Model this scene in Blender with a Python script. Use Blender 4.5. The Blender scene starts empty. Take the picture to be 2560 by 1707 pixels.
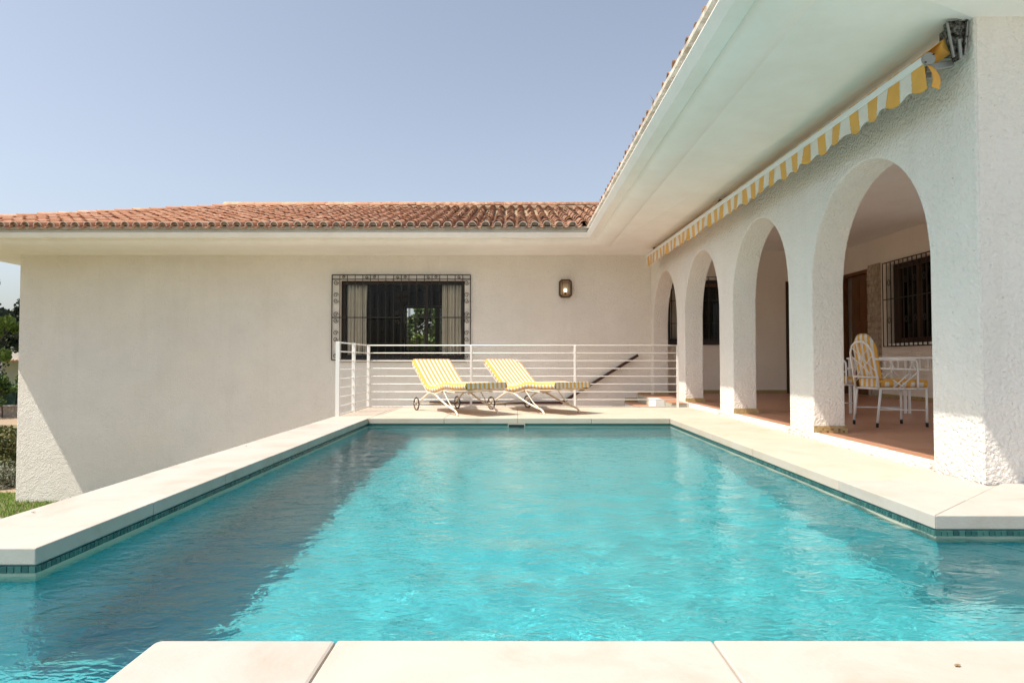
import bpy, bmesh, math, random
import numpy as np
from mathutils import Vector, Matrix
random.seed(7)
R = math.radians
scn = bpy.context.scene
COL = scn.collection

# ------------------------------------------------------------------ camera
cam_d = bpy.data.cameras.new('camera')
cam_d.sensor_width = 36.0
cam_d.lens = 1690 / 2560 * 36
cam_d.clip_end = 6000
cam_d.clip_start = 0.05
cam = bpy.data.objects.new('camera', cam_d)
COL.objects.link(cam)
cam.location = (0, 0, 0.8)
cam.rotation_euler = (R(90 + 1.68), 0, R(0.17))
scn.camera = cam

# ------------------------------------------------------------------ light
SUN = Vector((1.0, 0.42, -1.83)).normalized()        # direction the light travels
sun_el = math.asin(-SUN.z)
sun_az = math.atan2(-SUN.x, -SUN.y)                  # compass angle from +Y, clockwise to +X
world = bpy.data.worlds.new('World')
scn.world = world
world.use_nodes = True
wn = world.node_tree.nodes
wl = world.node_tree.links
bg = wn['Background']
sky = wn.new('ShaderNodeTexSky')
sky.sky_type = 'NISHITA'
sky.sun_disc = False
sky.sun_elevation = sun_el
sky.sun_rotation = sun_az
sky.altitude = 0
sky.air_density = 1.0
sky.dust_density = 2.6
sky.ozone_density = 1.0
hs = wn.new('ShaderNodeHueSaturation')          # summer haze takes some blue out of the whole sky
hs.inputs['Saturation'].default_value = 0.66
wl.new(sky.outputs[0], hs.inputs['Color'])
wl.new(hs.outputs[0], bg.inputs[0])
bg.inputs[1].default_value = 0.110
sd = bpy.data.lights.new('sun', 'SUN')
sd.energy = 3.5
sd.angle = R(0.5)
sd.color = (1.0, 0.915, 0.80)
so = bpy.data.objects.new('sun', sd)
COL.objects.link(so)
so.rotation_euler = (-SUN).to_track_quat('Z', 'Y').to_euler()
so.location = (-20, -6, 40)
sd.cycles.is_caustics_light = True
vs = scn.view_settings
vs.view_transform = 'Standard'
vs.look = 'None'
vs.exposure = 0.78
vs.gamma = 1
vs.use_curve_mapping = False
scn.cycles.use_denoising = True
scn.cycles.max_bounces = 14
scn.cycles.diffuse_bounces = 9
scn.cycles.transmission_bounces = 8
scn.cycles.sample_clamp_indirect = 6

# ------------------------------------------------------------------ helpers
WOFF = {}            # world offset of an object's origin (unrotated things)

def tag(o, label=None, cat=None, group=None, kind=None):
    if label: o['label'] = label
    if cat: o['category'] = cat
    if group: o['group'] = group
    if kind: o['kind'] = kind
    return o

def empty(name, loc=(0, 0, 0), rz=0.0):
    o = bpy.data.objects.new(name, None)
    COL.objects.link(o)
    o.location = loc
    o.rotation_euler = (0, 0, rz)
    o.empty_display_size = 0.2
    WOFF[o] = Vector(loc)
    return o

def link(name, me, parent=None, loc=None, world=False):
    o = bpy.data.objects.new(name, me)
    COL.objects.link(o)
    if parent is not None:
        o.parent = parent
        if world:
            o.location = -WOFF[parent] + Vector(loc or (0, 0, 0))
            WOFF[o] = Vector(loc or (0, 0, 0))
        else:
            o.location = loc or (0, 0, 0)
            WOFF[o] = WOFF.get(parent, Vector((0, 0, 0))) + Vector(o.location)
    else:
        o.location = loc or (0, 0, 0)
        WOFF[o] = Vector(o.location)
    return o

class MB:
    """collects geometry for ONE mesh"""
    def __init__(s):
        s.v = []; s.f = []; s.m = []; s.s = []
    def add(s, vs, fs, mat=0, smooth=False):
        b = len(s.v)
        s.v += [tuple(v) for v in vs]
        for f in fs:
            s.f.append(tuple(i + b for i in f)); s.m.append(mat); s.s.append(smooth)
        return s
    def box(s, a, b, mat=0, M=None):
        (x0, y0, z0), (x1, y1, z1) = a, b
        vs = [(x0,y0,z0),(x1,y0,z0),(x1,y1,z0),(x0,y1,z0),(x0,y0,z1),(x1,y0,z1),(x1,y1,z1),(x0,y1,z1)]
        if M is not None: vs = [M @ Vector(v) for v in vs]
        return s.add(vs, [(3,2,1,0),(4,5,6,7),(0,1,5,4),(1,2,6,5),(2,3,7,6),(3,0,4,7)], mat)
    def tube(s, pts, r, n=8, mat=0, cap=True, smooth=True):
        pts = [Vector(p) for p in pts]
        rs = r if isinstance(r, (list, tuple)) else [r] * len(pts)
        vs = []; fs = []
        up = None
        for i, p in enumerate(pts):
            if i == 0: t = pts[1] - pts[0]
            elif i == len(pts) - 1: t = pts[-1] - pts[-2]
            else: t = (pts[i+1] - p).normalized() + (p - pts[i-1]).normalized()
            t.normalize()
            if up is None:
                up = Vector((0, 0, 1)) if abs(t.z) < 0.9 else Vector((1, 0, 0))
            a = t.cross(up); a.normalize()
            up = a.cross(t); up.normalize()
            for k in range(n):
                th = 2 * math.pi * (k + .5) / n
                vs.append(p + (a * math.cos(th) + up * math.sin(th)) * rs[i])
        for i in range(len(pts) - 1):
            for k in range(n):
                k2 = (k + 1) % n
                fs.append((i*n+k, i*n+k2, (i+1)*n+k2, (i+1)*n+k))
        s.add(vs, fs, mat, smooth)
        if cap:
            b = len(s.v) - len(vs)
            s.f.append(tuple(b + k for k in reversed(range(n)))); s.m.append(mat); s.s.append(False)
            e = b + (len(pts) - 1) * n
            s.f.append(tuple(e + k for k in range(n))); s.m.append(mat); s.s.append(False)
        return s
    def bar(s, p, q, w, h=None, mat=0, up=(0, 0, 1)):
        """rectangular bar from p to q"""
        p = Vector(p); q = Vector(q); h = h or w
        t = (q - p).normalized(); u = Vector(up)
        if abs(t.dot(u)) > .95: u = Vector((0, 1, 0))
        a = t.cross(u).normalized() * (w/2); b = a.cross(t).normalized() * (h/2)
        vs = [p-a-b, p+a-b, p+a+b, p-a+b, q-a-b, q+a-b, q+a+b, q-a+b]
        return s.add(vs, [(0,1,2,3)[::-1],(4,5,6,7),(0,1,5,4),(1,2,6,5),(2,3,7,6),(3,0,4,7)], mat)
    def lathe(s, prof, n=16, mat=0, M=None, smooth=True):
        vs = []
        for r, z in prof:
            for k in range(n):
                th = 2*math.pi*k/n
                v = Vector((r*math.cos(th), r*math.sin(th), z))
                vs.append(M @ v if M is not None else v)
        fs = []
        for i in range(len(prof)-1):
            for k in range(n):
                k2 = (k+1) % n
                fs.append((i*n+k, i*n+k2, (i+1)*n+k2, (i+1)*n+k))
        return s.add(vs, fs, mat, smooth)
    def sweep(s, prof, path_a, path_b, mat=0, smooth=False):
        """straight extrusion: prof is a list of functions point -> (at a, at b)"""
        n = len(prof)
        vs = [path_a(p) for p in prof] + [path_b(p) for p in prof]
        return s.add(vs, [(i, i+1, n+i+1, n+i) for i in range(n-1)], mat, smooth)
    def mesh(s, name, mats):
        me = bpy.data.meshes.new(name)
        me.from_pydata(s.v, [], s.f)
        for m in (mats if isinstance(mats, (list, tuple)) else [mats]):
            me.materials.append(m)
        me.polygons.foreach_set('material_index', s.m)
        me.polygons.foreach_set('use_smooth', s.s)
        me.update()
        return me
    def build(s, name, mats, parent=None, loc=None, world=False, fix=True, bevel=0, seg=2, weld=False):
        me = s.mesh(name, mats)
        if fix or weld:
            bm = bmesh.new(); bm.from_mesh(me)
            if weld: bmesh.ops.remove_doubles(bm, verts=bm.verts, dist=1e-4)
            if fix: bmesh.ops.recalc_face_normals(bm, faces=bm.faces)
            bm.to_mesh(me); bm.free()
        o = link(name, me, parent, loc, world)
        if bevel:
            md = o.modifiers.new('bevel', 'BEVEL')
            md.width = bevel; md.segments = seg; md.limit_method = 'ANGLE'; md.angle_limit = R(35)
        return o

def copy_tree(o, parent=None):
    c = o.copy(); COL.objects.link(c)
    if parent is not None: c.parent = parent
    for ch in [x for x in bpy.data.objects if x.parent == o]:
        copy_tree(ch, c)
    return c

# ------------------------------------------------------------------ materials
def mat(name, base=(.8, .8, .8), rough=.6, metal=0.0, spec=.4):
    m = bpy.data.materials.new(name); m.use_nodes = True
    p = m.node_tree.nodes['Principled BSDF']
    p.inputs['Base Color'].default_value = (*base, 1)
    p.inputs['Roughness'].default_value = rough
    p.inputs['Metallic'].default_value = metal
    p.inputs['Specular IOR Level'].default_value = spec
    return m
def N(m, t, **kw):
    n = m.node_tree.nodes.new(t)
    for k, v in kw.items():
        if k in n.inputs: n.inputs[k].default_value = v
        else: setattr(n, k, v)
    return n
def L(m, a, b): m.node_tree.links.new(a, b)
def P(m): return m.node_tree.nodes['Principled BSDF']
def pos(m):
    g = N(m, 'ShaderNodeNewGeometry'); return g.outputs['Position']
def ramp(m, src, stops):
    r = N(m, 'ShaderNodeValToRGB')
    els = r.color_ramp.elements
    while len(els) < len(stops): els.new(.5)
    for e, (p, c) in zip(els, stops):
        e.position = p; e.color = (*c, 1) if len(c) == 3 else c
    L(m, src, r.inputs[0]); return r.outputs[0]
def noise(m, scale, detail=4, rough=.55, vec=None, dist=0):
    n = N(m, 'ShaderNodeTexNoise', Scale=scale, Detail=detail, Roughness=rough, Distortion=dist)
    L(m, vec if vec is not None else pos(m), n.inputs['Vector']); return n.outputs['Fac']
def bump(m, src, dist, strength=1.0, prev=None):
    b = N(m, 'ShaderNodeBump', Distance=dist, Strength=strength)
    L(m, src, b.inputs['Height'])
    if prev is not None: L(m, prev, b.inputs['Normal'])
    return b.outputs[0]
def mixc(m, fac, a, b, mode='MIX'):
    x = N(m, 'ShaderNodeMix', data_type='RGBA', blend_type=mode)
    if hasattr(fac, 'node'): L(m, fac, x.inputs[0])
    else: x.inputs[0].default_value = fac
    for s, i in ((a, 6), (b, 7)):
        if hasattr(s, 'node'): L(m, s, x.inputs[i])
        else: x.inputs[i].default_value = (*s, 1)
    return x.outputs[2]
def mth(m, op, a, b=None):
    x = N(m, 'ShaderNodeMath', operation=op)
    for s, i in ((a, 0), (b, 1)):
        if s is None: continue
        if hasattr(s, 'node'): L(m, s, x.inputs[i])
        else: x.inputs[i].default_value = s
    return x.outputs[0]

def stucco(name, base, d=.0115, scale=38):
    m = mat(name, base, .85, spec=.2)
    n1 = noise(m, scale, 3, .6, dist=.3)
    v = N(m, 'ShaderNodeTexVoronoi', Scale=scale*1.1, feature='SMOOTH_F1')
    L(m, pos(m), v.inputs['Vector'])
    n3 = noise(m, 140, 2)
    h = mth(m, 'ADD', mth(m, 'MULTIPLY', n1, .9), mth(m, 'MULTIPLY', v.outputs['Distance'], -.5))
    h = mth(m, 'ADD', h, mth(m, 'MULTIPLY', n3, .12))
    h = mth(m, 'ADD', h, mth(m, 'MULTIPLY', noise(m, 9, 3), .7))
    h = mth(m, 'MULTIPLY', h, mth(m, 'ADD', mth(m, 'MULTIPLY', noise(m, 1.7, 3), .9), .5))
    L(m, bump(m, h, d * 2.4, .8), P(m).inputs['Normal'])
    # faint stains and small dirt specks of their own shape
    st = ramp(m, noise(m, 1.1, 6, .65), [(.35, tuple(c*.93 for c in base)), (.65, base)])
    sp = ramp(m, noise(m, 38, 2, .4), [(.72, (0, 0, 0)), (.79, (.55, .55, .55))])
    mp = N(m, 'ShaderNodeMapping'); mp.inputs['Scale'].default_value = (5.0, 5.0, .35)
    L(m, pos(m), mp.inputs['Vector'])
    streak = ramp(m, noise(m, 1.0, 5, .6, vec=mp.outputs[0]), [(.50, (0, 0, 0)), (.74, (.18, .18, .18))])
    st = mixc(m, streak, st, tuple(c*.74 for c in (base[0], base[1]*.98, base[2]*.93)))
    st = mixc(m, ramp(m, noise(m, .45, 3), [(.4, (0, 0, 0)), (.7, (.5, .5, .5))]), st, (base[0]*.97, base[1]*.93, base[2]*.86))
    c = mixc(m, sp, st, (.42, .36, .28))
    L(m, c, P(m).inputs['Base Color'])
    return m
M_stucco = stucco('white_stucco', (.83, .795, .745))
M_plaster = stucco('terrace_plaster', (.88, .81, .72), .005, 36)
M_soffit = mat('soffit_paint', (.88, .87, .84), .7, spec=.25)
_n = noise(M_soffit, 5, 5); L(M_soffit, bump(M_soffit, _n, .01, .5), P(M_soffit).inputs['Normal'])
L(M_soffit, ramp(M_soffit, noise(M_soffit, 1.6, 6, .7), [(.3, (.83, .81, .77)), (.62, (.885, .875, .85))]), P(M_soffit).inputs['Base Color'])

M_coping = mat('cream_stone', (.78, .70, .60), .7, spec=.25)
c1 = ramp(M_coping, noise(M_coping, 2.2, 7, .65, dist=.6), [(.3, (.37, .32, .258)), (.47, (.435, .40, .355)), (.7, (.47, .445, .405))])
sp = ramp(M_coping, noise(M_coping, 26, 3, .5), [(.72, (0, 0, 0)), (.80, (.4, .4, .4))])
oi = N(M_coping, 'ShaderNodeObjectInfo')
c2 = mixc(M_coping, mth(M_coping, 'MULTIPLY', oi.outputs['Random'], .35), mixc(M_coping, sp, c1, (.45, .37, .27)), (.53, .475, .405))
L(M_coping, c2, P(M_coping).inputs['Base Color'])
L(M_coping, bump(M_coping, noise(M_coping, 60, 4), .002, .5), P(M_coping).inputs['Normal'])
M_sand = M_coping.copy(); M_sand.name = 'warm_sandstone'
for n_ in M_sand.node_tree.nodes:
    if n_.type == 'VALTORGB' and abs(n_.color_ramp.elements[0].position-.3) < .01:
        for e_, c_ in zip(n_.color_ramp.elements, ((.45, .365, .27), (.51, .43, .34), (.535, .465, .39))): e_.color = (*c_, 1)
M_base = mat('rendered_base', (.72, .68, .61), .85)
M_grout = mat('grout', (.45, .44, .35), .8)
M_joint = mat('joint_sand', (.50, .38, .25), .9)

M_mosaic = mat('mosaic_tile', (.05, .19, .17), .25, spec=.5)
oi = N(M_mosaic, 'ShaderNodeObjectInfo')
cm = ramp(M_mosaic, oi.outputs['Random'], [(0, (.016, .055, .055)), (.5, (.03, .095, .085)), (1, (.055, .14, .12))])
L(M_mosaic, cm, P(M_mosaic).inputs['Base Color'])
M_mosaic2 = mat('mosaic_tile_run', (.03, .095, .085), .25)

M_basin = mat('pool_plaster', (.16, .62, .66), .8, spec=.2)
L(M_basin, ramp(M_basin, noise(M_basin, 3.0, 4), [(.3, (.045, .355, .395)), (.7, (.06, .405, .445))]), P(M_basin).inputs['Base Color'])
M_water = bpy.data.materials.new('water'); M_water.use_nodes = True
p = P(M_water)
p.inputs['Base Color'].default_value = (.93, 1, 1, 1)
p.inputs['Roughness'].default_value = 0.0
p.inputs['IOR'].default_value = 1.333
p.inputs['Transmission Weight'].default_value = 1.0
mp = N(M_water, 'ShaderNodeMapping'); mp.inputs['Scale'].default_value = (.62, 1.0, 1.0)
L(M_water, pos(M_water), mp.inputs['Vector'])
r1 = noise(M_water, 12.0, 2, .5, vec=mp.outputs[0], dist=1.2)
r2 = noise(M_water, 30.0, 2, .5, vec=mp.outputs[0], dist=.8)
rp = noise(M_water, 1.1, 2)
rr_ = mth(M_water, 'MULTIPLY', mth(M_water, 'ADD', r1, mth(M_water, 'MULTIPLY', r2, .4)), mth(M_water, 'ADD', mth(M_water, 'MULTIPLY', rp, 1.3), .1))
L(M_water, bump(M_water, rr_, .0105, .9), p.inputs['Normal'])

M_terra = mat('terracotta_floor', (.42, .20, .115), .38, spec=.45)
oi = N(M_terra, 'ShaderNodeObjectInfo')
ca = ramp(M_terra, oi.outputs['Random'], [(0, (.46, .225, .13)), (1, (.53, .27, .165))])
cb = mixc(M_terra, mth(M_terra, 'MULTIPLY', noise(M_terra, 7, 5), .5), ca, (.40, .20, .125))
L(M_terra, cb, P(M_terra).inputs['Base Color'])
L(M_terra, bump(M_terra, noise(M_terra, 12, 3), .002, .4), P(M_terra).inputs['Normal'])

M_skirt = mat('patterned_skirting', (.4, .3, .15), .4)
vv = N(M_skirt, 'ShaderNodeTexVoronoi', Scale=42, feature='F1', distance='CHEBYCHEV', Randomness=.25)
L(M_skirt, pos(M_skirt), vv.inputs['Vector'])
L(M_skirt, ramp(M_skirt, vv.outputs['Distance'], [(.0, (.12, .06, .03)), (.22, (.14, .08, .04)), (.28, (.48, .38, .20)), (.5, (.40, .29, .13)), (.56, (.15, .09, .05)), (.75, (.46, .38, .22))]), P(M_skirt).inputs['Base Color'])

M_tile = mat('clay_tile', (.5, .22, .13), .85, spec=.15)
oi = N(M_tile, 'ShaderNodeObjectInfo')
def tile_colour(m, rnd):
    a = ramp(m, rnd, [(0, (.42, .19, .11)), (.3, (.54, .27, .165)), (.6, (.60, .33, .21)), (.85, (.68, .42, .29)), (1, (.50, .34, .25))])
    a = mixc(m, ramp(m, noise(m, 5.5, 6, .7), [(.38, (0, 0, 0)), (.66, (1, 1, 1))]), a, (.42, .235, .15))
    sx = N(m, 'ShaderNodeSeparateXYZ'); L(m, pos(m), sx.inputs[0])
    # lichen and soot, thicker where leaves collect towards the valley
    mr = N(m, 'ShaderNodeMapRange'); L(m, sx.outputs['X'], mr.inputs[0])
    for i, v in ((1, -7), (2, 0), (3, .0), (4, .17)): mr.inputs[i].default_value = v
    d = mth(m, 'ADD', noise(m, 9, 6, .75), mr.outputs[0])
    return mixc(m, ramp(m, d, [(.56, (0, 0, 0)), (.74, (.85, .85, .85))]), a, (.15, .095, .065))
L(M_tile, tile_colour(M_tile, oi.outputs['Random']), P(M_tile).inputs['Base Color'])
L(M_tile, bump(M_tile, noise(M_tile, 45, 3), .004, .5), P(M_tile).inputs['Normal'])
M_tile2 = mat('clay_tile_run', (.5, .22, .13), .85, spec=.15)
gm = N(M_tile2, 'ShaderNodeNewGeometry')
L(M_tile2, tile_colour(M_tile2, gm.outputs['Random Per Island']), P(M_tile2).inputs['Base Color'])
M_mortar = mat('lime_mortar', (.66, .62, .55), .9)
L(M_mortar, ramp(M_mortar, noise(M_mortar, 9, 5), [(.35, (.40, .34, .26)), (.6, (.66, .62, .55))]), P(M_mortar).inputs['Base Color'])
M_rmortar = mat('ridge_mortar', (.40, .30, .19), .95)
L(M_rmortar, ramp(M_rmortar, noise(M_rmortar, 14, 5), [(.35, (.25, .17, .10)), (.65, (.46, .36, .24))]), P(M_rmortar).inputs['Base Color'])

M_white = mat('white_painted_metal', (.80, .78, .74), .35, spec=.5)
M_cream = mat('cream_painted_iron', (.78, .70, .57), .4, spec=.5)
M_iron = mat('black_iron', (.032, .025, .019), .5, spec=.5)
M_bronze = mat('bronze', (.10, .055, .028), .4, metal=.7)
M_wood = mat('dark_wood', (.055, .022, .010), .45)
wv = N(M_wood, 'ShaderNodeTexWave', Scale=14, Distortion=5, Detail=3, bands_direction='X')
L(M_wood, ramp(M_wood, wv.outputs['Fac'], [(0, (.04, .016, .007)), (1, (.075, .03, .013))]), P(M_wood).inputs['Base Color'])
M_door = mat('carved_door_wood', (.16, .062, .022), .45)
wv = N(M_door, 'ShaderNodeTexWave', Scale=10, Distortion=6, Detail=3, bands_direction='Y')
L(M_door, ramp(M_door, wv.outputs['Fac'], [(0, (.12, .045, .016)), (1, (.19, .078, .030))]), P(M_door).inputs['Base Color'])
M_frame = mat('window_frame_wood', (.022, .013, .009), .4)
M_rail_wood = mat('handrail_wood', (.055, .022, .018), .4)
M_rubber = mat('black_rubber', (.015, .015, .015), .6)
M_steel = mat('grey_aluminium', (.30, .31, .30), .45, metal=.6)
M_steel_d = mat('dirty_dark_metal', (.10, .10, .09), .55, metal=.5)
L(M_steel_d, ramp(M_steel_d, noise(M_steel_d, 40, 4), [(.42, (.018, .018, .016)), (.68, (.22, .22, .20))]), P(M_steel_d).inputs['Base Color'])
M_alu_white = mat('white_aluminium', (.74, .76, .76), .35)

def fabric(name, base, rough=.9):
    m = mat(name, base, rough, spec=.15)
    P(m).inputs['Sheen Weight'].default_value = .15
    L(m, bump(m, noise(m, 400, 1), .0008, .6), P(m).inputs['Normal'])
    a = ramp(m, noise(m, 6, 4), [(.3, tuple(c*.88 for c in base)), (.7, base)])
    L(m, a, P(m).inputs['Base Color'])
    return m
M_yel = fabric('yellow_fabric', (.72, .395, .085))
M_whf = fabric('white_fabric', (.72, .69, .63))
M_cur = fabric('linen_curtain', (.80, .74, .64))
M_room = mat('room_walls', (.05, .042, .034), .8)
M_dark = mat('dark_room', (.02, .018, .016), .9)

M_glass = bpy.data.materials.new('glass'); M_glass.use_nodes = True
nt = M_glass.node_tree
for n_ in list(nt.nodes):
    if n_.type == 'BSDF_PRINCIPLED': nt.nodes.remove(n_)
tr = nt.nodes.new('ShaderNodeBsdfTransparent'); tr.inputs[0].default_value = (.95, .95, .94, 1)
gl = nt.nodes.new('ShaderNodeBsdfGlossy'); gl.inputs['Roughness'].default_value = .02
fr = nt.nodes.new('ShaderNodeFresnel'); fr.inputs[0].default_value = 1.25
mx = nt.nodes.new('ShaderNodeMixShader')
nt.links.new(fr.outputs[0], mx.inputs[0]); nt.links.new(tr.outputs[0], mx.inputs[1]); nt.links.new(gl.outputs[0], mx.inputs[2])
nt.links.new(mx.outputs[0], nt.nodes['Material Output'].inputs[0])

def leafmat(name, a, b):
    m = mat(name, a, .6, spec=.3)
    g = N(m, 'ShaderNodeNewGeometry')
    L(m, ramp(m, g.outputs['Random Per Island'], [(0, a), (1, b)]), P(m).inputs['Base Color'])
    return m
M_leaf_dark = leafmat('conifer_needles', (.018, .030, .018), (.05, .07, .035))
M_leaf_mid = leafmat('green_leaves', (.04, .085, .018), (.11, .17, .04))
M_leaf_lime = leafmat('light_leaves', (.09, .15, .02), (.20, .26, .05))
M_leaf_red = leafmat('hedge_leaves', (.05, .10, .022), (.16, .13, .045))
M_leaf_grey = leafmat('silver_leaves', (.16, .18, .13), (.26, .28, .21))
M_grass = leafmat('grass_blades', (.08, .19, .012), (.22, .36, .04))
M_bark = mat('bark', (.10, .07, .05), .9)
M_lawn = mat('lawn', (.09, .15, .03), .95)
c = ramp(M_lawn, noise(M_lawn, 3, 6, .7), [(.35, (.06, .10, .018)), (.6, (.11, .15, .03)), (.75, (.17, .16, .06))])
c = mixc(M_lawn, ramp(M_lawn, noise(M_lawn, .03, 4), [(.35, (.25, .25, .25)), (.6, (1, 1, 1))]), c, (.21, .17, .10))
L(M_lawn, c, P(M_lawn).inputs['Base Color'])
M_soil = mat('dry_path', (.34, .25, .16), .95)
L(M_soil, ramp(M_soil, noise(M_soil, 8, 5), [(.3, (.27, .19, .12)), (.7, (.40, .31, .21))]), P(M_soil).inputs['Base Color'])
M_net = mat('green_netting', (.012, .05, .035), .8)
M_stone = mat('stone_blocks', (.50, .43, .35), .9)
L(M_stone, ramp(M_stone, noise(M_stone, 10, 5), [(.3, (.30, .22, .15)), (.7, (.56, .48, .39))]), P(M_stone).inputs['Base Color'])

# ------------------------------------------------------------------ numbers of the place (metres)
PX0, PX1, PYF = -2.05, 2.19, 9.52          # pool sides, far end
PYL, PYR, PYN, PXN = 2.92, 3.55, 1.97, -1.03   # left arm, right arm, near deck edge and its left edge
AX, AT = 3.10, 0.33                        # arcade wall face, thickness
WY = 15.3                                  # left wing wall
WATER_Z = -0.120
GZ = -2.36                                 # garden level
FZ = 0.06                                  # terrace floor

# ------------------------------------------------------------------ ground
g = MB()
ring = [0, 6, 14, 30, 60, 120, 300, 800, 2500]
nseg = 48
vsx = []
for r_ in ring[1:]:
    for k in range(nseg):
        vsx.append((r_*math.cos(2*math.pi*k/nseg), 10 + r_*math.sin(2*math.pi*k/nseg), GZ))
g.add([(0, 10, GZ)] + vsx, [(0, 1+k, 1+(k+1) % nseg) for k in range(nseg)] +
      [(1+i*nseg+k, 1+(i+1)*nseg+k, 1+(i+1)*nseg+(k+1) % nseg, 1+i*nseg+(k+1) % nseg) for i in range(len(ring)-2) for k in range(nseg)])
lawn = g.build('lawn', M_lawn, fix=False); tag(lawn, kind='structure')
g = MB()
g.box((-40, 33.5, GZ-.1), (-12, 39, GZ+.012))
tag(g.build('garden_path', M_soil), kind='structure')
g = MB()
g.add([(-16, 16.3, GZ+.008), (-11.3, 16.3, GZ+.008), (-11.3, 17.3, GZ+.008), (-16, 17.2, GZ+.008)], [(0, 1, 2, 3)])
tag(g.build('flower_bed', M_soil), kind='structure')
M_gravel = mat('pale_gravel', (.60, .50, .38), .95)
L(M_gravel, ramp(M_gravel, noise(M_gravel, 30, 4), [(.3, (.32, .255, .185)), (.7, (.44, .365, .275))]), P(M_gravel).inputs['Base Color'])
g = MB()
g.box((-6.2, 8.6, GZ-.1), (-2.61, WY-.01, GZ+.012))  # added out of sight below the coping to bounce warm light onto the wall
tag(g.build('bounce_gravel', M_gravel), kind='structure')
# grass blades where the lawn is seen close up
g = MB(); rg = random.Random(3)
for i in range(15000):
    x = rg.uniform(-12.6, -7.4); y = rg.uniform(12.6, 16.3)
    if y > WY - .03 and x > -11.3: continue
    a = rg.uniform(0, 6.28); h = rg.uniform(.04, .10); w = rg.uniform(.004, .008)
    lx, ly = rg.uniform(-.03, .03), rg.uniform(-.03, .03)
    dx, dy = w*math.cos(a), w*math.sin(a)
    g.add([(x-dx, y-dy, GZ), (x+dx, y+dy, GZ), (x+lx, y+ly, GZ+h)], [(0, 1, 2)])
tag(g.build('grass', M_grass, fix=False), kind='stuff')

# ------------------------------------------------------------------ pool
deck = MB()
dz = -.079
def dbox(x0, y0, x1, y1): deck.box((x0, y0, GZ - .1), (x1, y1, dz))
dbox(-2.60, 2.95, -2.075, 11.90)
dbox(-2.0749, 9.55, 3.08, 11.90)
dbox(2.215, 3.58, 3.08, 9.549)
dbox(3.081, 3.58, 9, 4.46)
dbox(-7, 2.95, -2.601, 3.47)
dbox(-1.0, -4, 9, 1.945)
dbox(7.89, 4.461, 16, 11.45)  # base of the invented patio that sends light into the terrace
dbox(-9, -20, 16, -4.001)  # added behind the camera, pale ground bouncing light onto walls and soffits
dbox(9.001, -4, 16, 4.46)
pool_deck = deck.build('pool_deck', M_base); tag(pool_deck, kind='structure')

def slab(poly, z0=-.075, z1=0.0, bev=.006, name='coping_slab', gap=.002, mt=None):
    cx = sum(p[0] for p in poly)/len(poly); cy = sum(p[1] for p in poly)/len(poly)
    q = []
    n = len(poly)
    for i, (x, y) in enumerate(poly):        # shrink by the joint half-width
        d = Vector((cx-x, cy-y)); q.append((x + math.copysign(gap, d.x), y + math.copysign(gap, d.y)))
    b = MB()
    dzz = random.uniform(-.0012, .0012)
    vs = [(x-cx, y-cy, z0) for x, y in q] + [(x-cx, y-cy, z1+dzz) for x, y in q]
    b.add(vs, [tuple(reversed(range(n))), tuple(range(n, 2*n))] + [(i, (i+1) % n, n+(i+1) % n, n+i) for i in range(n)])
    return b.build(name, mt or M_coping, pool_deck, loc=(cx, cy, 0), world=True, bevel=bev, seg=2)
def rect(x0, y0, x1, y1): return [(x0, y0), (x1, y0), (x1, y1), (x0, y1)]
# left coping
ys = [PYL, 3.87, 4.83, 5.79, 6.75, 7.71, 8.67, PYF]
slab([(-2.62, PYL), (PX0, PYL), (PX0, 3.87), (-2.62, 3.87)])
for a, b in zip(ys[1:-1], ys[2:]): slab(rect(-2.62, a, PX0, b))
for i in range(4): slab(rect(-2.62 - (i+1)*1.0, PYL, -2.62 - i*1.0, 3.49))
# far deck
xs = [-2.62, PX0, -.98, .056, 1.09, PX1, 3.055]
for a, b in zip(xs[:-1], xs[1:]):
    for c, d in ((PYF, 10.32), (10.32, 11.12), (11.12, 11.92)): slab(rect(a, c, b, d), mt=M_sand)
# right deck
slab([(PX1, PYR), (2.62, 3.94), (2.62, 4.6), (PX1, 4.6)], gap=.002)
slab([(2.62, 3.94), (3.055, 4.335), (3.055, 4.6), (2.62, 4.6)])
yy = [4.6, 6.24, 7.88, PYF]
for a, b in zip(yy[:-1], yy[1:]):
    slab(rect(PX1, a, 3.055, b), mt=M_sand)
slab([(PX1, PYR), (3.4, PYR), (3.4, 4.49), (3.215, 4.49)], gap=.003)
for i in range(5): slab(rect(3.4 + i*1.1, PYR, 4.5 + i*1.1, 4.47))
# near deck
slab([(-1.03, 1.0), (-.51, 1.0), (-.51, PYN), (-1.015, PYN), (-1.03, PYN-.015)], bev=.01)
slab(rect(-.51, 1.0, .57, PYN))
for i in range(6): slab(rect(.57 + i*1.08, 1.0, 1.65 + i*1.08, PYN))
for j in range(4):
    slab(rect(-1.03, -j*1.05, -.51, 1.0 - j*1.05) if j else rect(-1.03, 0, -.51, 1.0))
    for i in range(7): slab(rect(-.51 + i*1.08, -j*1.05, .57 + i*1.08, 1.0-j*1.05 if j == 0 else 1.05-j*1.05))
for i in range(7):
    for j in range(6): slab(rect(7.9 + i*1.15, 4.48 + j*1.15, 9.05 + i*1.15, 5.63 + j*1.15))  # paving of the invented patio beyond the terrace back wall
for i in range(10):
    for j in range(8): slab(rect(-7.5 + i*2.0, -6.02 - j*2.0, -5.5 + i*2.0, -4.02 - j*2.0))  # slabs of the added light-bouncing deck behind the camera
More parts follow.
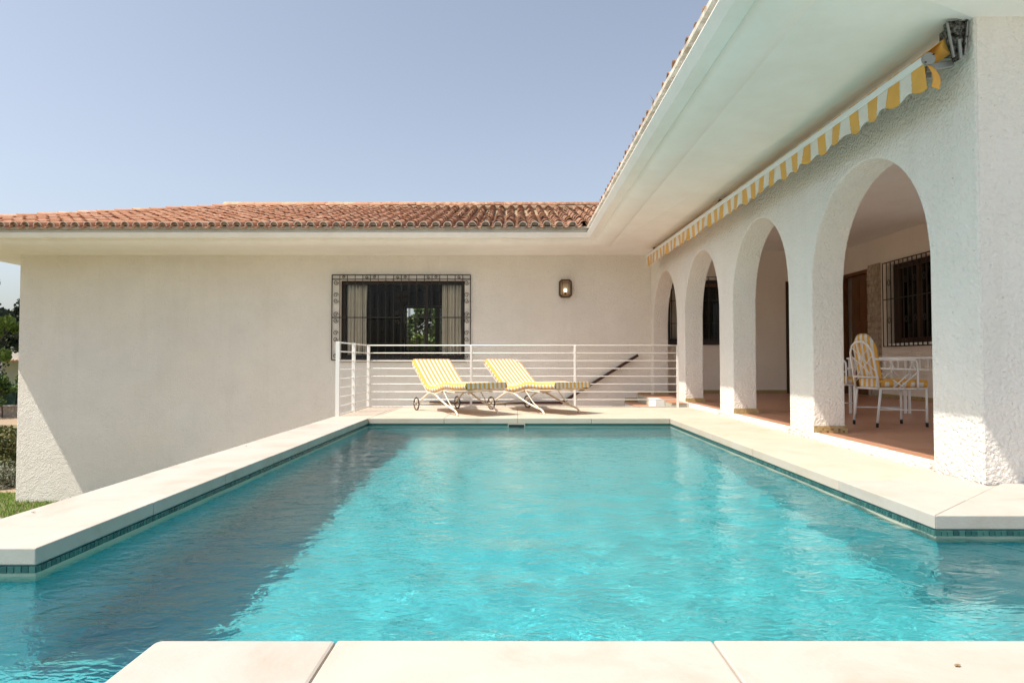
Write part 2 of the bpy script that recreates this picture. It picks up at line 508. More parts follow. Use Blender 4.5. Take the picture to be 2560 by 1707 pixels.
# sandy joint filler just under the slab tops
g = MB()
for r_ in ((-2.60, 2.95, -2.08, 9.5), (-2.58, 9.56, 3.04, 11.88), (2.22, 4.2, 3.04, 9.5), (-1.0, -3.5, 7.5, 1.93), (2.9, 3.6, 8.8, 4.44)):
    g.box((r_[0], r_[1], -.078), (r_[2], r_[3], -.010))
g.build('joint_filler', M_joint, pool_deck, world=True)

# basin: walls and floor
loop = [(PX0, PYF), (PX0, PYL), (-6.6, PYL), (-6.6, -3.6), (PXN, -3.6), (PXN, PYN), (8.6, PYN), (8.6, PYR), (PX1, PYR), (PX1, PYF)]
def off(pl, d):
    out = []
    n = len(pl)
    for i in range(n):
        p0, p1, p2 = Vector(pl[i-1]), Vector(pl[i]), Vector(pl[(i+1) % n])
        e1 = (p1-p0).normalized(); e2 = (p2-p1).normalized()
        n1 = Vector((e1.y, -e1.x)); n2 = Vector((e2.y, -e2.x))
        out.append(tuple(p1 + n1*d + n2*d))
    return out
area = sum(loop[i-1][0]*loop[i][1]-loop[i][0]*loop[i-1][1] for i in range(len(loop)))
sgn = 1 if area > 0 else -1            # outward
bl = off(loop, .012*sgn)
DEPTH = -1.30
g = MB(); n = len(bl)
vs_ = [(x, y, DEPTH) for x, y in bl] + [(x, y, -.078) for x, y in bl]
g.add(vs_, [(i, (i+1) % n, n+(i+1) % n, n+i) for i in range(n)])
fl = [(PX0-.012, PYN-.2, PX1+.012, PYF+.012), (-6.62, -3.62, PXN+.012, PYL+.012), (PX1-.3, PYN-.012, 8.62, PYR+.012)]
bm = bmesh.new()
fv = [bm.verts.new((x, y, DEPTH)) for x, y in bl]
f_ = bm.faces.new(fv)
bmesh.ops.triangulate(bm, faces=[f_])
bm.verts.ensure_lookup_table(); bm.verts.index_update()
g.add([tuple(v.co) for v in bm.verts], [tuple(v.index for v in f.verts) for f in bm.faces]); bm.free()
basin = g.build('pool_basin', M_basin, weld=True); tag(basin, kind='structure')
basin.cycles.is_caustics_receiver = True
# pale grout ledge under the tile row
g = MB()
bi = off(loop, .002*sgn)
g.add([(x, y, -.135) for x, y in bi] + [(x, y, -.107) for x, y in bi] + [(x, y, -.107) for x, y in bl] + [(x, y, -.20) for x, y in bi],
      [(i, (i+1) % n, n+(i+1) % n, n+i) for i in range(n)] + [(n+i, n+(i+1) % n, 2*n+(i+1) % n, 2*n+i) for i in range(n)] +
      [(3*n+i, 3*n+(i+1) % n, (i+1) % n, i) for i in range(n)])
g.build('grout_ledge', M_grout, basin, world=True)
# one row of square mosaic tiles under the coping
TS, TP = .0275, .031
tb = MB(); tb.box((-TS/2, -.006, -.107), (TS/2, .004, -.0795))
tme = tb.mesh('waterline_tile', M_mosaic)
rest = MB(); cnt = 0
def tile_at(x, y, rz, keep):
    global cnt
    if keep and cnt < 296:
        o = link('waterline_tile', tme, basin, (x, y, random.uniform(-.0008, .0008)), world=True)
        o.rotation_euler = (0, 0, rz); cnt += 1
    else:
        rest.box((-TS/2, -.006, -.107), (TS/2, .004, -.0795), M=Matrix.Translation((x, y, 0)) @ Matrix.Rotation(rz, 4, 'Z'))
k = 0
while PX0 - .016 - k*TP > -3.6: tile_at(PX0-.016-k*TP, PYL+.004, 0, k < 8); k += 1
k = 0
while PX1 + .016 + k*TP < 4.4: tile_at(PX1+.016+k*TP, PYR+.004, 0, k < 18); k += 1
k = 0
while PYL + .016 + k*TP < PYF: tile_at(PX0-.004, PYL+.016+k*TP, R(90), k < 180); k += 1
k = 0
while PYR + .016 + k*TP < PYF: tile_at(PX1+.004, PYR+.016+k*TP, R(-90), k < 90); k += 1
k = 0
while PX0 + .016 + k*TP < PX1: tile_at(PX0+.016+k*TP, PYF+.004, 0, False); k += 1
o = rest.build('waterline_tile_run', M_mosaic2, basin, world=True); o['kind'] = 'stuff'

# water surface: real ripples
def axis(breaks, step):
    out = []
    for a, b in zip(breaks[:-1], breaks[1:]):
        m_ = max(1, int(round((b-a)/step))); out += list(np.linspace(a, b, m_, endpoint=False))
    return np.array(out + [breaks[-1]])
gx = axis([-6.605, PX0-.003, PXN, PX1+.003, 8.605], .022)
gy = axis([-3.605, PYN, PYL+.003, PYR+.003, PYF+.003], .022)
XX, YY = np.meshgrid(gx, gy, indexing='ij')
rw = np.random.RandomState(5)
H = np.zeros_like(XX)
for i in range(110):
    lam = .10 * (.75/.10) ** (rw.rand())
    k_ = 2*math.pi/lam
    th = rw.normal(R(80), R(38)) if i % 4 else rw.uniform(0, 2*math.pi)
    H += (.00070 * lam**.95) * np.sin(k_*(XX*math.cos(th)+YY*math.sin(th)) + .7*np.sin(XX*1.3+YY*.9+i) + .5*np.sin(XX*3.1-YY*2.3+2*i) + rw.uniform(0, 6.28))
# patches of calmer and livelier water
env = .75 + .45*np.sin(XX*.9+1.0)*np.sin(YY*.55+.4) + .2*np.sin(XX*2.1-YY*1.3)
env += .8*np.exp(-((XX-1.9)**2/1.3 + (YY-3.6)**2/2.5)) + .5*np.exp(-((XX+1.4)**2/1.0 + (YY-2.6)**2/3.0))
H *= np.clip(env, .25, 2.0)
cxm = (gx[:-1]+gx[1:])/2; cym = (gy[:-1]+gy[1:])/2
CX, CY = np.meshgrid(cxm, cym, indexing='ij')
ins = ((CX > PX0-.01) & (CX < PX1+.01) & (CY > PYN)) | ((CX < PXN) & (CY < PYL+.01)) | ((CX > PX0) & (CY > PYN) & (CY < PYR+.01))
ny_ = len(gy)
idx = np.arange(len(gx)*ny_).reshape(len(gx), ny_)
ii, jj = np.nonzero(ins)
fc = np.stack([idx[ii, jj], idx[ii+1, jj], idx[ii+1, jj+1], idx[ii, jj+1]], 1)
used = np.unique(fc); remap = np.full(idx.size, -1); remap[used] = np.arange(len(used))
vco = np.stack([XX.ravel(), YY.ravel(), WATER_Z + H.ravel()], 1)[used]
me = bpy.data.meshes.new('pool_water')
me.from_pydata(vco.tolist(), [], remap[fc].tolist())
me.materials.append(M_water)
me.polygons.foreach_set('use_smooth', [True]*len(me.polygons))
water = link('pool_water', me); tag(water, kind='structure')
water.cycles.is_caustics_caster = True

# skimmer mouth in the far wall
sk = empty('pool_skimmer', (.035, PYF, -.16)); tag(sk, 'dark rectangular skimmer mouth at the waterline in the far pool wall', 'skimmer')
g = MB(); g.box((-.075, PYF-.012, -.15), (.145, PYF-.006, -.08)); g.build('opening', M_iron, sk, world=True)
g = MB()
for a, b in (((-.085, PYF-.02, -.085), (.155, PYF-.005, -.0765)), ((-.085, PYF-.02, -.16), (.155, PYF-.005, -.15)), ((-.085, PYF-.02, -.15), (-.075, PYF-.005, -.085)), ((.145, PYF-.02, -.15), (.155, PYF-.005, -.085))): g.box(a, b)
g.build('frame', M_grout, sk, world=True)

# ------------------------------------------------------------------ the villa
villa = empty('villa', (3.1, 4.5, 0)); tag(villa, 'white stucco villa with terracotta tiled roof and arcaded terrace beside the pool', 'house')

def wall_holes(axis_, c0, c1, u0, u1, v0, v1, holes, ubr=(), vbr=()):
    """wall slab between c0 and c1 along axis_ ('x' or 'y'), u = other horizontal axis, v = z, rectangular holes cut through"""
    us = sorted(set([u0, u1] + [h[0] for h in holes] + [h[1] for h in holes]))
    vs = sorted(set([v0, v1] + [h[2] for h in holes] + [h[3] for h in holes]))
    def pt(c, u, v): return (c, u, v) if axis_ == 'x' else (u, c, v)
    def hole(i, j):
        if i < 0 or j < 0 or i >= len(us)-1 or j >= len(vs)-1: return True
        uc = (us[i]+us[i+1])/2; vc = (vs[j]+vs[j+1])/2
        return any(h[0] < uc < h[1] and h[2] < vc < h[3] for h in holes)
    g = MB()
    for i in range(len(us)-1):
        for j in range(len(vs)-1):
            if hole(i, j): continue
            a, b, c, d = us[i], us[i+1], vs[j], vs[j+1]
            g.add([pt(c0, a, c), pt(c0, b, c), pt(c0, b, d), pt(c0, a, d)], [(0, 1, 2, 3)])
            g.add([pt(c1, a, c), pt(c1, b, c), pt(c1, b, d), pt(c1, a, d)], [(0, 1, 2, 3)])
            for (di, dj, e) in ((-1, 0, ((a, c), (a, d))), (1, 0, ((b, c), (b, d))), (0, -1, ((a, c), (b, c))), (0, 1, ((a, d), (b, d)))):
                if hole(i+di, j+dj):
                    (p0, q0), (p1, q1) = e
                    g.add([pt(c0, p0, q0), pt(c0, p1, q1), pt(c1, p1, q1), pt(c1, p0, q0)], [(0, 1, 2, 3)])
    return g

# left wing wall facing the pool, with the big window
WIN = (-3.95, -1.12, .86, 2.64)
g = wall_holes('y', WY, WY+.30, -11.24, 3.30, GZ-.1, 3.30, [WIN])
g.build('pool_facing_wall', M_stucco, villa, world=True, weld=True, bevel=.012)
g = MB(); g.box((-11.24, WY+.302, GZ-.1), (-10.94, 20.6, 3.3)); g.build('end_wall', M_stucco, villa, world=True)
RWIN = (-3.30, -1.95, .90, 2.46)
g = wall_holes('y', 20.3, 20.6, -10.938, 12, GZ-.1, 3.3, [RWIN]); g.build('rear_wall', M_stucco, villa, world=True, weld=True)

# arcade wall
ARCH = [(5.03, 7.03, 2.575), (7.63, 9.58, 2.61), (10.21, 12.27, 2.64), (12.86, 15.05, 2.665)]
TOPZ = 3.30
def arcade(x):
    F = []            # front outline quads
    def q(*p): F.append([(x, y, z) for y, z in p])
    prev = 4.50; zp = None
    for a, b, crown in ARCH:
        cy = (a+b)/2; hw = (b-a)/2; zs = crown - hw*1.0
        zp = zs if zp is None else zp
        q((prev, -.1), (a, -.1), (a, zs), (prev, zp)); q((prev, zp), (a, zs), (a, TOPZ), (prev, TOPZ)); zp = zs
        ns = 28
        pts = [(cy - hw*math.cos(math.pi*i/ns), zs + (crown-zs)*math.sin(math.pi*i/ns)) for i in range(ns+1)]
        pts[0] = (a, zs); pts[-1] = (b, zs)
        for (y0, z0), (y1, z1) in zip(pts[:-1], pts[1:]):
            q((y0, z0), (y1, z1), (y1, TOPZ), (y0, TOPZ))
        prev = b
        F.append(('in', a, b, zs, pts))
    return F
g = MB()
last = 4.50
F0 = arcade(AX)
prevzs = None
for f in F0:
    if f[0] == 'in':
        _, a, b, zs, pts = f
        ol = [(a, -.1)] + pts + [(b, -.1)]
        for (y0, z0), (y1, z1) in zip(ol[:-1], ol[1:]):
            g.add([(AX, y0, z0), (AX, y1, z1), (AX+AT, y1, z1), (AX+AT, y0, z0)], [(0, 1, 2, 3)])
    else:
        g.add(f, [(0, 1, 2, 3)]); g.add([(AX+AT, y, z) for x, y, z in f], [(0, 1, 2, 3)])
for x in (AX, AX+AT):
    zl = ARCH[-1][2] - (ARCH[-1][1]-ARCH[-1][0])/2
    g.add([(x, 15.05, -.1), (x, WY-.001, -.1), (x, WY-.001, zl), (x, 15.05, zl), (x, WY-.001, TOPZ), (x, 15.05, TOPZ)], [(0, 1, 2, 3), (3, 2, 4, 5)])
zl = ARCH[0][2] - (ARCH[0][1]-ARCH[0][0])/2
g.add([(AX, 4.5, -.1), (AX+AT, 4.5, -.1), (AX+AT, 4.5, zl), (AX, 4.5, zl), (AX+AT, 4.5, TOPZ), (AX, 4.5, TOPZ)], [(0, 1, 2, 3), (3, 2, 4, 5)])
arc = g.build('arcade_wall', M_stucco, villa, world=True, weld=True)
bm = bmesh.new(); bm.from_mesh(arc.data)
# weld T-joints: dissolve is not needed; split the long pier edges at the springing heights
bm.to_mesh(arc.data); bm.free()
md = arc.modifiers.new('bevel', 'BEVEL'); md.width = .014; md.segments = 2; md.limit_method = 'ANGLE'; md.angle_limit = R(50)
# front wall running right from the corner pier
g = wall_holes('y', 4.495, 4.83, AX+.012, 7.9, -.1, TOPZ, [(3.85, 5.6, 0.0, 2.85), (5.85, 7.55, 0.0, 2.85)]); g.build('front_wall', M_stucco, villa, world=True, weld=True)  # both openings invented out of view to let daylight into the terrace
# inner walls of the terrace
BX = 7.6; EY = 15.75
EWIN = (3.55, 5.0, 1.24, 2.70); EDOOR = (6.34, 7.25, FZ, 2.66)
g = wall_holes('y', EY, EY+.25, AX+AT-.2, BX, -.1, 3.4, [EWIN, EDOOR]); g.build('terrace_end_wall', M_plaster, villa, world=True, weld=True, bevel=.01)
BWIN = (12.0, 13.74, 1.16, 2.76); BDOOR = (14.46, 15.66, FZ, 2.78); LIGHT_GAP = (4.95, 8.1, FZ, 3.2); LIGHT_GAP2 = (8.35, 11.45, FZ, 3.2)  # the two wide unseen gaps are invented to brighten the terrace from behind
g = wall_holes('x', BX, BX+.28, 4.83, EY, -.1, 3.4, [BWIN, BDOOR, LIGHT_GAP, LIGHT_GAP2]); g.build('terrace_back_wall', M_plaster, villa, world=True, weld=True, bevel=.01)
g = MB(); g.box((AX+AT-.02, 4.6, 3.36), (BX+.27, 16.0, 3.42)); g.build('terrace_ceiling', M_soffit, villa, world=True)
g = MB(); g.box((AX+.002, WY+.001, -.1), (AX+AT, EY, 3.36)); g.build('corner_wall', M_plaster, villa, world=True)

# eaves: moulded cornice and soffit on both wings
PROF = [(.035, 3.475), (.035, 3.405), (-.06, 3.400), (-.06, 3.390), (.0, 3.306), (.045, 3.303), (.05, 3.318), (.15, 3.312), (.15, 3.295),
        (.158, 3.272), (.185, 3.245), (.225, 3.224), (.275, 3.208), (.33, 3.199), (.385, 3.197), (.43, 3.202), (.47, 3.214), (.487, 3.224)]
EX, EYY = 1.535, 13.635                    # outer lines of the eaves
FRY = 3.60                                 # front eave line of the right wing, unseen, kept short to let sky light in
def corn(nm, fa, fb):
    g = MB()
    P_ = [(a, z) for a, z in PROF]
    hard = PROF[:9]; soft = PROF[8:]
    g.sweep(hard, fa, fb); g.sweep(soft, fa, fb, smooth=True)
    return g.build(nm, M_soffit, villa, world=True, fix=False)
corn('cornice', lambda p: (-12.69 + p[0], EYY + p[0], p[1]), lambda p: (EX + p[0], EYY + p[0], p[1]))
corn('cornice', lambda p: (EX + p[0], EYY + p[0], p[1]), lambda p: (EX + p[0], FRY + p[0], p[1]))
corn('cornice', lambda p: (EX + p[0], FRY + p[0], p[1]), lambda p: (8.4 + p[0], FRY + p[0], p[1]))
corn('cornice', lambda p: (-12.69 + p[0], 22.3 - p[0], p[1]), lambda p: (-12.69 + p[0], EYY + p[0], p[1]))
g = MB()
ins_ = .487
zw0, zw1 = 3.115, 3.21; z0_ = 3.47
e = AX + .01
g.add([(-12.69+ins_, EYY+ins_, 3.224), (EX+ins_, EYY+ins_, 3.224), (e, WY+.01, zw1), (-11.23, WY+.01, zw1)], [(0, 1, 2, 3)])
g.add([(EX+ins_, EYY+ins_, 3.224), (EX+ins_, FRY+ins_, 3.224), (e, 4.51, zw0), (e, WY+.01, zw1)], [(0, 1, 2, 3)])
g.add([(EX+ins_, FRY+ins_, 3.224), (8.45, FRY+ins_, 3.224), (8.45, 4.51, zw0), (e, 4.51, zw0)], [(0, 1, 2, 3)])
g.add([(-12.69+ins_, EYY+ins_, 3.224), (-11.23, WY+.01, zw1), (-11.23, 20.6, zw1), (-12.69+ins_, 21.81, 3.224)], [(0, 1, 2, 3)])
g.add([(7.88, 4.5, 3.2), (8.5, 4.5, 3.2), (8.5, 13.6, 3.2), (7.88, 13.6, 3.2)], [(0, 1, 2, 3)]); g.add([(8.5, 3.6, 3.2), (8.5, 13.6, 3.2), (8.5, 13.6, z0_), (8.5, 3.6, z0_)], [(0, 1, 2, 3)])
g.build('soffit', M_soffit, villa, world=True, fix=False)

# roofs
PITCH = .30
SA = math.atan(PITCH)
RY = 18.4; RZ = 3.49 + PITCH*(RY-13.58); HX = -12.66 + (RY-13.58)
RX = 1.46 + (RY-13.58)                      # right wing ridge
def zf(y): return 3.49 + PITCH*(y-13.58)
g = MB()
E0 = -12.70; E1 = 13.55
z0 = zf(E1)
XR = 5.0; ZR = z0 + PITCH*(XR-1.5); XE = 2*XR-1.5           # ridge, unseen eave beyond pulled in to open the added patio to daylight
g.add([(E0, E1, z0), (1.5, E1, z0), (XR, E1+XR-1.5, ZR), (XE, E1, z0), (12, E1, z0), (12, RY, RZ), (HX, RY, RZ)], [(0, 1, 2, 3, 4, 5, 6)])   # front slope
g.add([(E0, E1, z0), (HX, RY, RZ), (E0, RY*2-E1, z0)], [(0, 1, 2)])                             # hip end
g.add([(E0, RY*2-E1, z0), (HX, RY, RZ), (12, RY, RZ), (12, RY*2-E1, z0)], [(0, 1, 2, 3)])
roof1 = g.build('roof', M_rmortar, villa, world=True, fix=False)
g = MB()
yh = 3.55 + XR - 1.5
g.add([(1.5, E1, z0), (1.5, 3.55, z0), (XR, yh, ZR), (XR, E1+XR-1.5, ZR)], [(0, 1, 2, 3)])
g.add([(1.5, 3.55, z0), (XE, 3.55, z0), (XR, yh, ZR)], [(0, 1, 2)])
g.add([(XE, 3.55, z0), (XE, E1, z0), (XR, E1+XR-1.5, ZR), (XR, yh, ZR)], [(0, 1, 2, 3)])
roof2 = g.build('roof', M_rmortar, villa, world=True, fix=False)

def barrel(g, Lh=.44, r0=.088, r1=.074, seg=7, th=.014, M=None, mt=0, flip=False, endmat=None):
    """half-round clay tile, low end at x=0, running up +x"""
    vs = []
    for x, r, in ((0, r0), (0, r0-th), (Lh, r1), (Lh*.25, r0-th-.002)):
        for k in range(seg+1):
            a = math.pi*k/seg
            z = r*math.sin(a)*1.0
            vs.append(Vector((x, r*math.cos(a), -z if flip else z)))
    if M is not None: vs = [M @ v for v in vs]
    s1 = seg+1
    b = len(g.v)
    g.add(vs, [], mt)
    def quad(i, j, k, m_, sm):
        g.f.append((b+i*s1+k, b+j*s1+k, b+j*s1+k+1, b+i*s1+k+1)); g.m.append(m_); g.s.append(sm)
    for k in range(seg):
        quad(0, 2, k, mt, True)
        quad(1, 0, k, mt if endmat is None else endmat, False)
        quad(3, 1, k, mt, True)
tb = MB(); barrel(tb); tile_me = tb.mesh('roof_tile', M_tile)
tb = MB(); barrel(tb, endmat=1)                       # eave tile: limed rim, mouth stopped with mortar
ar = [(.07, (.088-.016)*math.cos(math.pi*k/7), (.088-.016)*math.sin(math.pi*k/7)) for k in range(8)]
tb.add(ar, [tuple(range(8))], 2)
M_lime = mat('lime_wash', (.74, .71, .65), .9)
M_plug = mat('eave_filling', (.36, .32, .25), .95)
eave_me = tb.mesh('roof_tile', [M_tile, M_lime, M_plug])
tb = MB(); barrel(tb, .46, .105, .092); ridge_me = tb.mesh('ridge_tile', M_tile)
PITX = .25; ROW = .355
def tM(x, y, heading, jit=True):
    """tile matrix: low end at x,y on the slope running towards heading ('y' or 'x')"""
    z = zf(y) if heading == 'y' else 3.49 + PITCH*(x-1.43)
    rz = R(90) if heading == 'y' else 0
    rr = random.uniform
    return Matrix.Translation((x + (rr(-.011, .011) if jit else 0), y + (rr(-.018, .018) if jit else 0), z + .055 + (rr(-.006, .010) if jit else 0))) @ Matrix.Rotation(rz + (rr(-.05, .05) if jit else 0), 4, 'Z') @ Matrix.Rotation(-SA + .035, 4, 'Y')
covers = MB(); pans = MB(); ntile = 0
ncol = int((6.2 + 12.6) / PITX)
for c_ in range(ncol):
    x = -12.58 + c_*PITX
    ylow = E1 - .05 if x < 1.40 else E1 + 3.6 - abs(x-5.0) + .1
    yhigh = RY if x > HX else 13.58 + (x + 12.66)
    r_ = 0
    y = ylow
    while y < yhigh - .12:
        M_ = tM(x, y, 'y')
        if -10.75 < x < 1.40 and r_ < 5:
            o = link('roof_tile', eave_me if r_ == 0 else tile_me, roof1, world=True)
            o.matrix_local = Matrix.Translation(-WOFF[roof1] + WOFF[roof1]) @ M_
            ntile += 1
        else: barrel(covers, M=M_, seg=5)
        # pan tile between two covers
        Mp = Matrix.Translation((x+PITX/2, y-.015, zf(y)+.075)) @ Matrix.Rotation(R(90), 4, 'Z') @ Matrix.Rotation(-SA, 4, 'Y')
        if (r_ < 9): barrel(pans, M=Mp, seg=4, r0=.082, r1=.082, flip=True, th=.02)
        y += ROW*math.cos(SA); r_ += 1
nright = 0
for c_ in range(40):
    y = 3.65 + c_*PITX
    for r_ in range(3):
        x = 1.545 + r_*ROW*math.cos(SA)
        if y > E1 - .25 - r_*ROW: continue
        M_ = tM(x, y, 'x')
        if r_ == 0 and y > 4.4 and nright < 50:
            o = link('roof_tile', tile_me, roof2, world=True); o.matrix_local = M_; nright += 1
        else: barrel(covers, M=M_, seg=5)
        if r_ < 1:
            Mp = Matrix.Translation((x+.05, y+PITX/2, 3.49+PITCH*(x-1.43)+.075)) @ Matrix.Rotation(-SA, 4, 'Y')
            barrel(pans, M=Mp, seg=4, r0=.082, r1=.082, flip=True, endmat=1, th=.02)
o = covers.build('roof_tile_run', M_tile2, roof1, world=True, fix=False); o['kind'] = 'stuff'
o = pans.build('channel_tile_run', [M_tile2, M_mortar], roof1, world=True, fix=False); o['kind'] = 'stuff'
# mortar bed under the eave tiles
g = MB()
g.box((-12.66, E1+.01, z0-.01), (1.47, E1+.20, z0+.035)); g.box((1.47, 3.6, z0-.01), (1.66, E1+.0, z0+.035))
g.build('eave_mortar', M_mortar, roof1, world=True)
# ridge and hip caps on a mortar bed
g = MB()
g.tube([(HX-.05, RY, RZ+.035), (RX+2, RY, RZ+.035)], .125, 6); g.tube([(HX, RY, RZ+.03), (-12.5, 13.74, zf(13.74)+.03)], .10, 6)
g.build('ridge_mortar', M_rmortar, roof1, world=True)
k = 0
x = HX - .1
while x < 5.6:
    o = link('ridge_tile', ridge_me, roof1, world=True)
    o.matrix_local = Matrix.Translation((x, RY+random.uniform(-.01, .01), RZ+.115+random.uniform(-.006, .006))) @ Matrix.Rotation(random.uniform(-.02, .02), 4, 'Z') @ Matrix.Rotation(-.03, 4, 'Y')
    x += .40
hd = Vector((HX+12.55, RY-13.69, RZ-zf(13.69))); hl = hd.length; hd.normalize()
s_ = 0
while s_ < hl - .2:
    pnt = Vector((-12.55, 13.69, zf(13.69))) + hd*s_
    o = link('ridge_tile', ridge_me, roof1, world=True)
    o.matrix_local = Matrix.Translation(pnt + Vector((0, 0, .075))) @ Matrix.Rotation(math.atan2(hd.y, hd.x)+random.uniform(-.02, .02), 4, 'Z') @ Matrix.Rotation(-math.asin(hd.z)-.03+.06, 4, 'Y')
    s_ += .40
# dry weeds growing from the eave tiles of the right wing
g = MB(); rg = random.Random(9)
for yw in (7.15, 8.3, 4.7):
    for i in range(5):
        a = rg.uniform(-1.2, 1.2); h = rg.uniform(.03, .09)
        g.tube([(1.56, yw, 3.50), (1.50-.3*h, yw+.4*a*h, 3.54+.6*h), (1.48-.5*h, yw+.9*a*h, 3.54+h)], [.002, .0018, .001], 3)
o = g.build('dry_weed', leafmat('dry_stalk', (.25, .14, .08), (.4, .28, .16)), fix=False)
tag(o, kind='stuff')

# --- big window of the left wing
def window_y(parent_name, win, yf, mid, sill=True):
    x0, x1, za, zb = win
    w = MB(); t = .085
    for a, b in (((x0, za), (x1, za+t)), ((x0, zb-t), (x1, zb)), ((x0, za+t), (x0+t, zb-t)), ((x1-t, za+t), (x1, zb-t))):
        w.box((a[0], yf, a[1]), (b[0], yf+.07, b[1]))
    for m_ in mid: w.box((m_-.03, yf+.004, za+t), (m_+.03, yf+.066, zb-t))
    o = w.build(parent_name, M_frame, villa, world=True, bevel=.005)
    xs_ = [x0+t] + list(mid) + [x1-t]
    for a, b in zip(xs_[:-1], xs_[1:]):
        pm = MB(); pm.box((a+.0305 if a in mid else a, yf+.03, za+t), (b-.0305 if b in mid else b, yf+.036, zb-t))
        pm.build('pane', M_glass, o, world=True)
    return o
win1 = window_y('window', WIN, WY+.14, [-2.0])
g = MB(); g.box((WIN[0]-.0, WY-.05, WIN[2]-.07), (WIN[1]+.02, WY+.138, WIN[2]-.002)); g.build('window_sill', M_frame, win1, world=True, bevel=.006)
def spiral(r, turns=1.4, n=18, mirror=1, tr=.006):
    g = MB(); pts = []
    for i in range(n+1):
        t = i/n; a = mirror*(t*turns*2*math.pi); rr = r*(1-.75*t)
        pts.append((rr*math.cos(a), 0, rr*math.sin(a)))
    return pts
def scroll_mesh(r=.05, mirror=1):
    g = MB(); g.tube(spiral(r, mirror=mirror), .008, 4); return g.mesh('scroll', M_iron)
# wrought iron grille
GX0, GX1, GZ0, GZ1, GY = -4.12, -.985, .83, 2.755, WY-.045
gr = MB()
for a, b in (((GX0, GZ0), (GX1, GZ0)), ((GX0, GZ1), (GX1, GZ1)), ((GX0, GZ0), (GX0, GZ1)), ((GX1, GZ0), (GX1, GZ1)), ((GX0, 1.79), (GX1, 1.79)), ((GX0, 2.655), (GX1, 2.655))):
    gr.bar((a[0], GY, a[1]), (b[0], GY, b[1]), .022, .016, up=(0, 1, 0))
grille = gr.build('window_grille', M_iron, villa, world=True)
dx = (GX1-GX0)/18
bar_me = MB().tube([(0, 0, GZ0), (0, 0, GZ1)], .0075, 6).mesh('grille_bar', M_iron)
for i in range(1, 18): link('grille_bar', bar_me, grille, (GX0+i*dx, GY, 0), world=True)
scm = scroll_mesh(.058, 1); scp = scroll_mesh(.058, -1)
for cx_ in (GX0+dx/2, GX1-dx/2):
    for i, z in enumerate((2.58, 2.30, 2.17, 1.86, 1.72, 1.44, 1.30, .92)):
        link('scroll', scm if i % 2 else scp, grille, (cx_, GY, z), world=True)
sct = scroll_mesh(.036, 1); sct2 = scroll_mesh(.036, -1)
for i in (1, 4, 5, 8, 9, 12, 13, 16):
    link('scroll', sct if i % 2 else sct2, grille, (GX0+(i+.5)*dx, GY, 2.705), world=True)
for i in (8, 9):
    for z in (2.32, 2.17, 1.90, 1.70): link('scroll', scm if i % 2 else scp, grille, (GX0+(i+.5)*dx, GY, z), world=True)
# room behind it
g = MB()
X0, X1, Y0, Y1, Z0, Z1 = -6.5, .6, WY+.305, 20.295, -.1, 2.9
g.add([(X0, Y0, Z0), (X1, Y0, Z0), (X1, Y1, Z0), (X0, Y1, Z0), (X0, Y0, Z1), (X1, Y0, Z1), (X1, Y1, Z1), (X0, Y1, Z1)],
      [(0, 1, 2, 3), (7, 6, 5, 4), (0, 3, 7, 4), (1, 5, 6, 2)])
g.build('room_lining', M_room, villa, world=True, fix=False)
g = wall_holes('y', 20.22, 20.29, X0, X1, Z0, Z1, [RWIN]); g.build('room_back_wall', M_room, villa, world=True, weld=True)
g = MB()
for a, b in (((RWIN[0], RWIN[2]), (RWIN[1], RWIN[2]+.07)), ((RWIN[0], RWIN[3]-.06), (RWIN[1], RWIN[3])), ((RWIN[0], RWIN[2]), (RWIN[0]+.06, RWIN[3])), ((RWIN[1]-.06, RWIN[2]), (RWIN[1], RWIN[3])), ((-2.36, RWIN[2]), (-2.22, RWIN[3]))):
    g.box((a[0], 20.38, a[1]), (b[0], 20.44, b[1]))
g.box((RWIN[0], 20.375, 1.08), (RWIN[1], 20.445, 1.13))
g.build('rear_window', M_frame, villa, world=True)
bar2 = MB().tube([(0, 0, RWIN[2]), (0, 0, RWIN[3])], .011, 5).mesh('rear_bar', M_iron)
rgr = MB().bar((RWIN[0], 20.55, 1.85), (RWIN[1], 20.55, 1.85), .012).build('rear_grille', M_iron, villa, world=True)
for i in range(8): link('grille_bar', bar2, rgr, (RWIN[0]+.13+i*.155, 20.55, 0), world=True)

def curtain(x0, x1, z0, z1, y, label, folds=7, seedn=1):
    rg = random.Random(seedn)
    g = MB(); nx = folds*8; nz = 10
    vs = []
    for j in range(nz+1):
        t = j/nz
        for i in range(nx+1):
            u = i/nx
            xx = x0 + (x1-x0)*u*(1 - .10*math.sin(t*math.pi)*.3)
            yy = y + .06*math.sin(u*folds*2*math.pi + .6*math.sin(3*u+t)) * (.7+.3*t)
            vs.append((xx, yy, z1 + (z0-z1)*t))
    g.add(vs, [(j*(nx+1)+i, j*(nx+1)+i+1, (j+1)*(nx+1)+i+1, (j+1)*(nx+1)+i) for j in range(nz) for i in range(nx)], 0, True)
    o = g.build('curtain', M_cur, fix=False)
    md = o.modifiers.new('thick', 'SOLIDIFY'); md.thickness = .004
    tag(o, label, 'curtain', 'pleated curtains inside the big window')
    return o
curtain(-3.84, -3.38, .88, 2.56, WY+.25, 'pleated linen curtain drawn to the left side of the big grilled window', 6, 1)
curtain(-1.66, -1.20, .88, 2.56, WY+.25, 'pleated linen curtain drawn to the right side of the big grilled window', 6, 2)

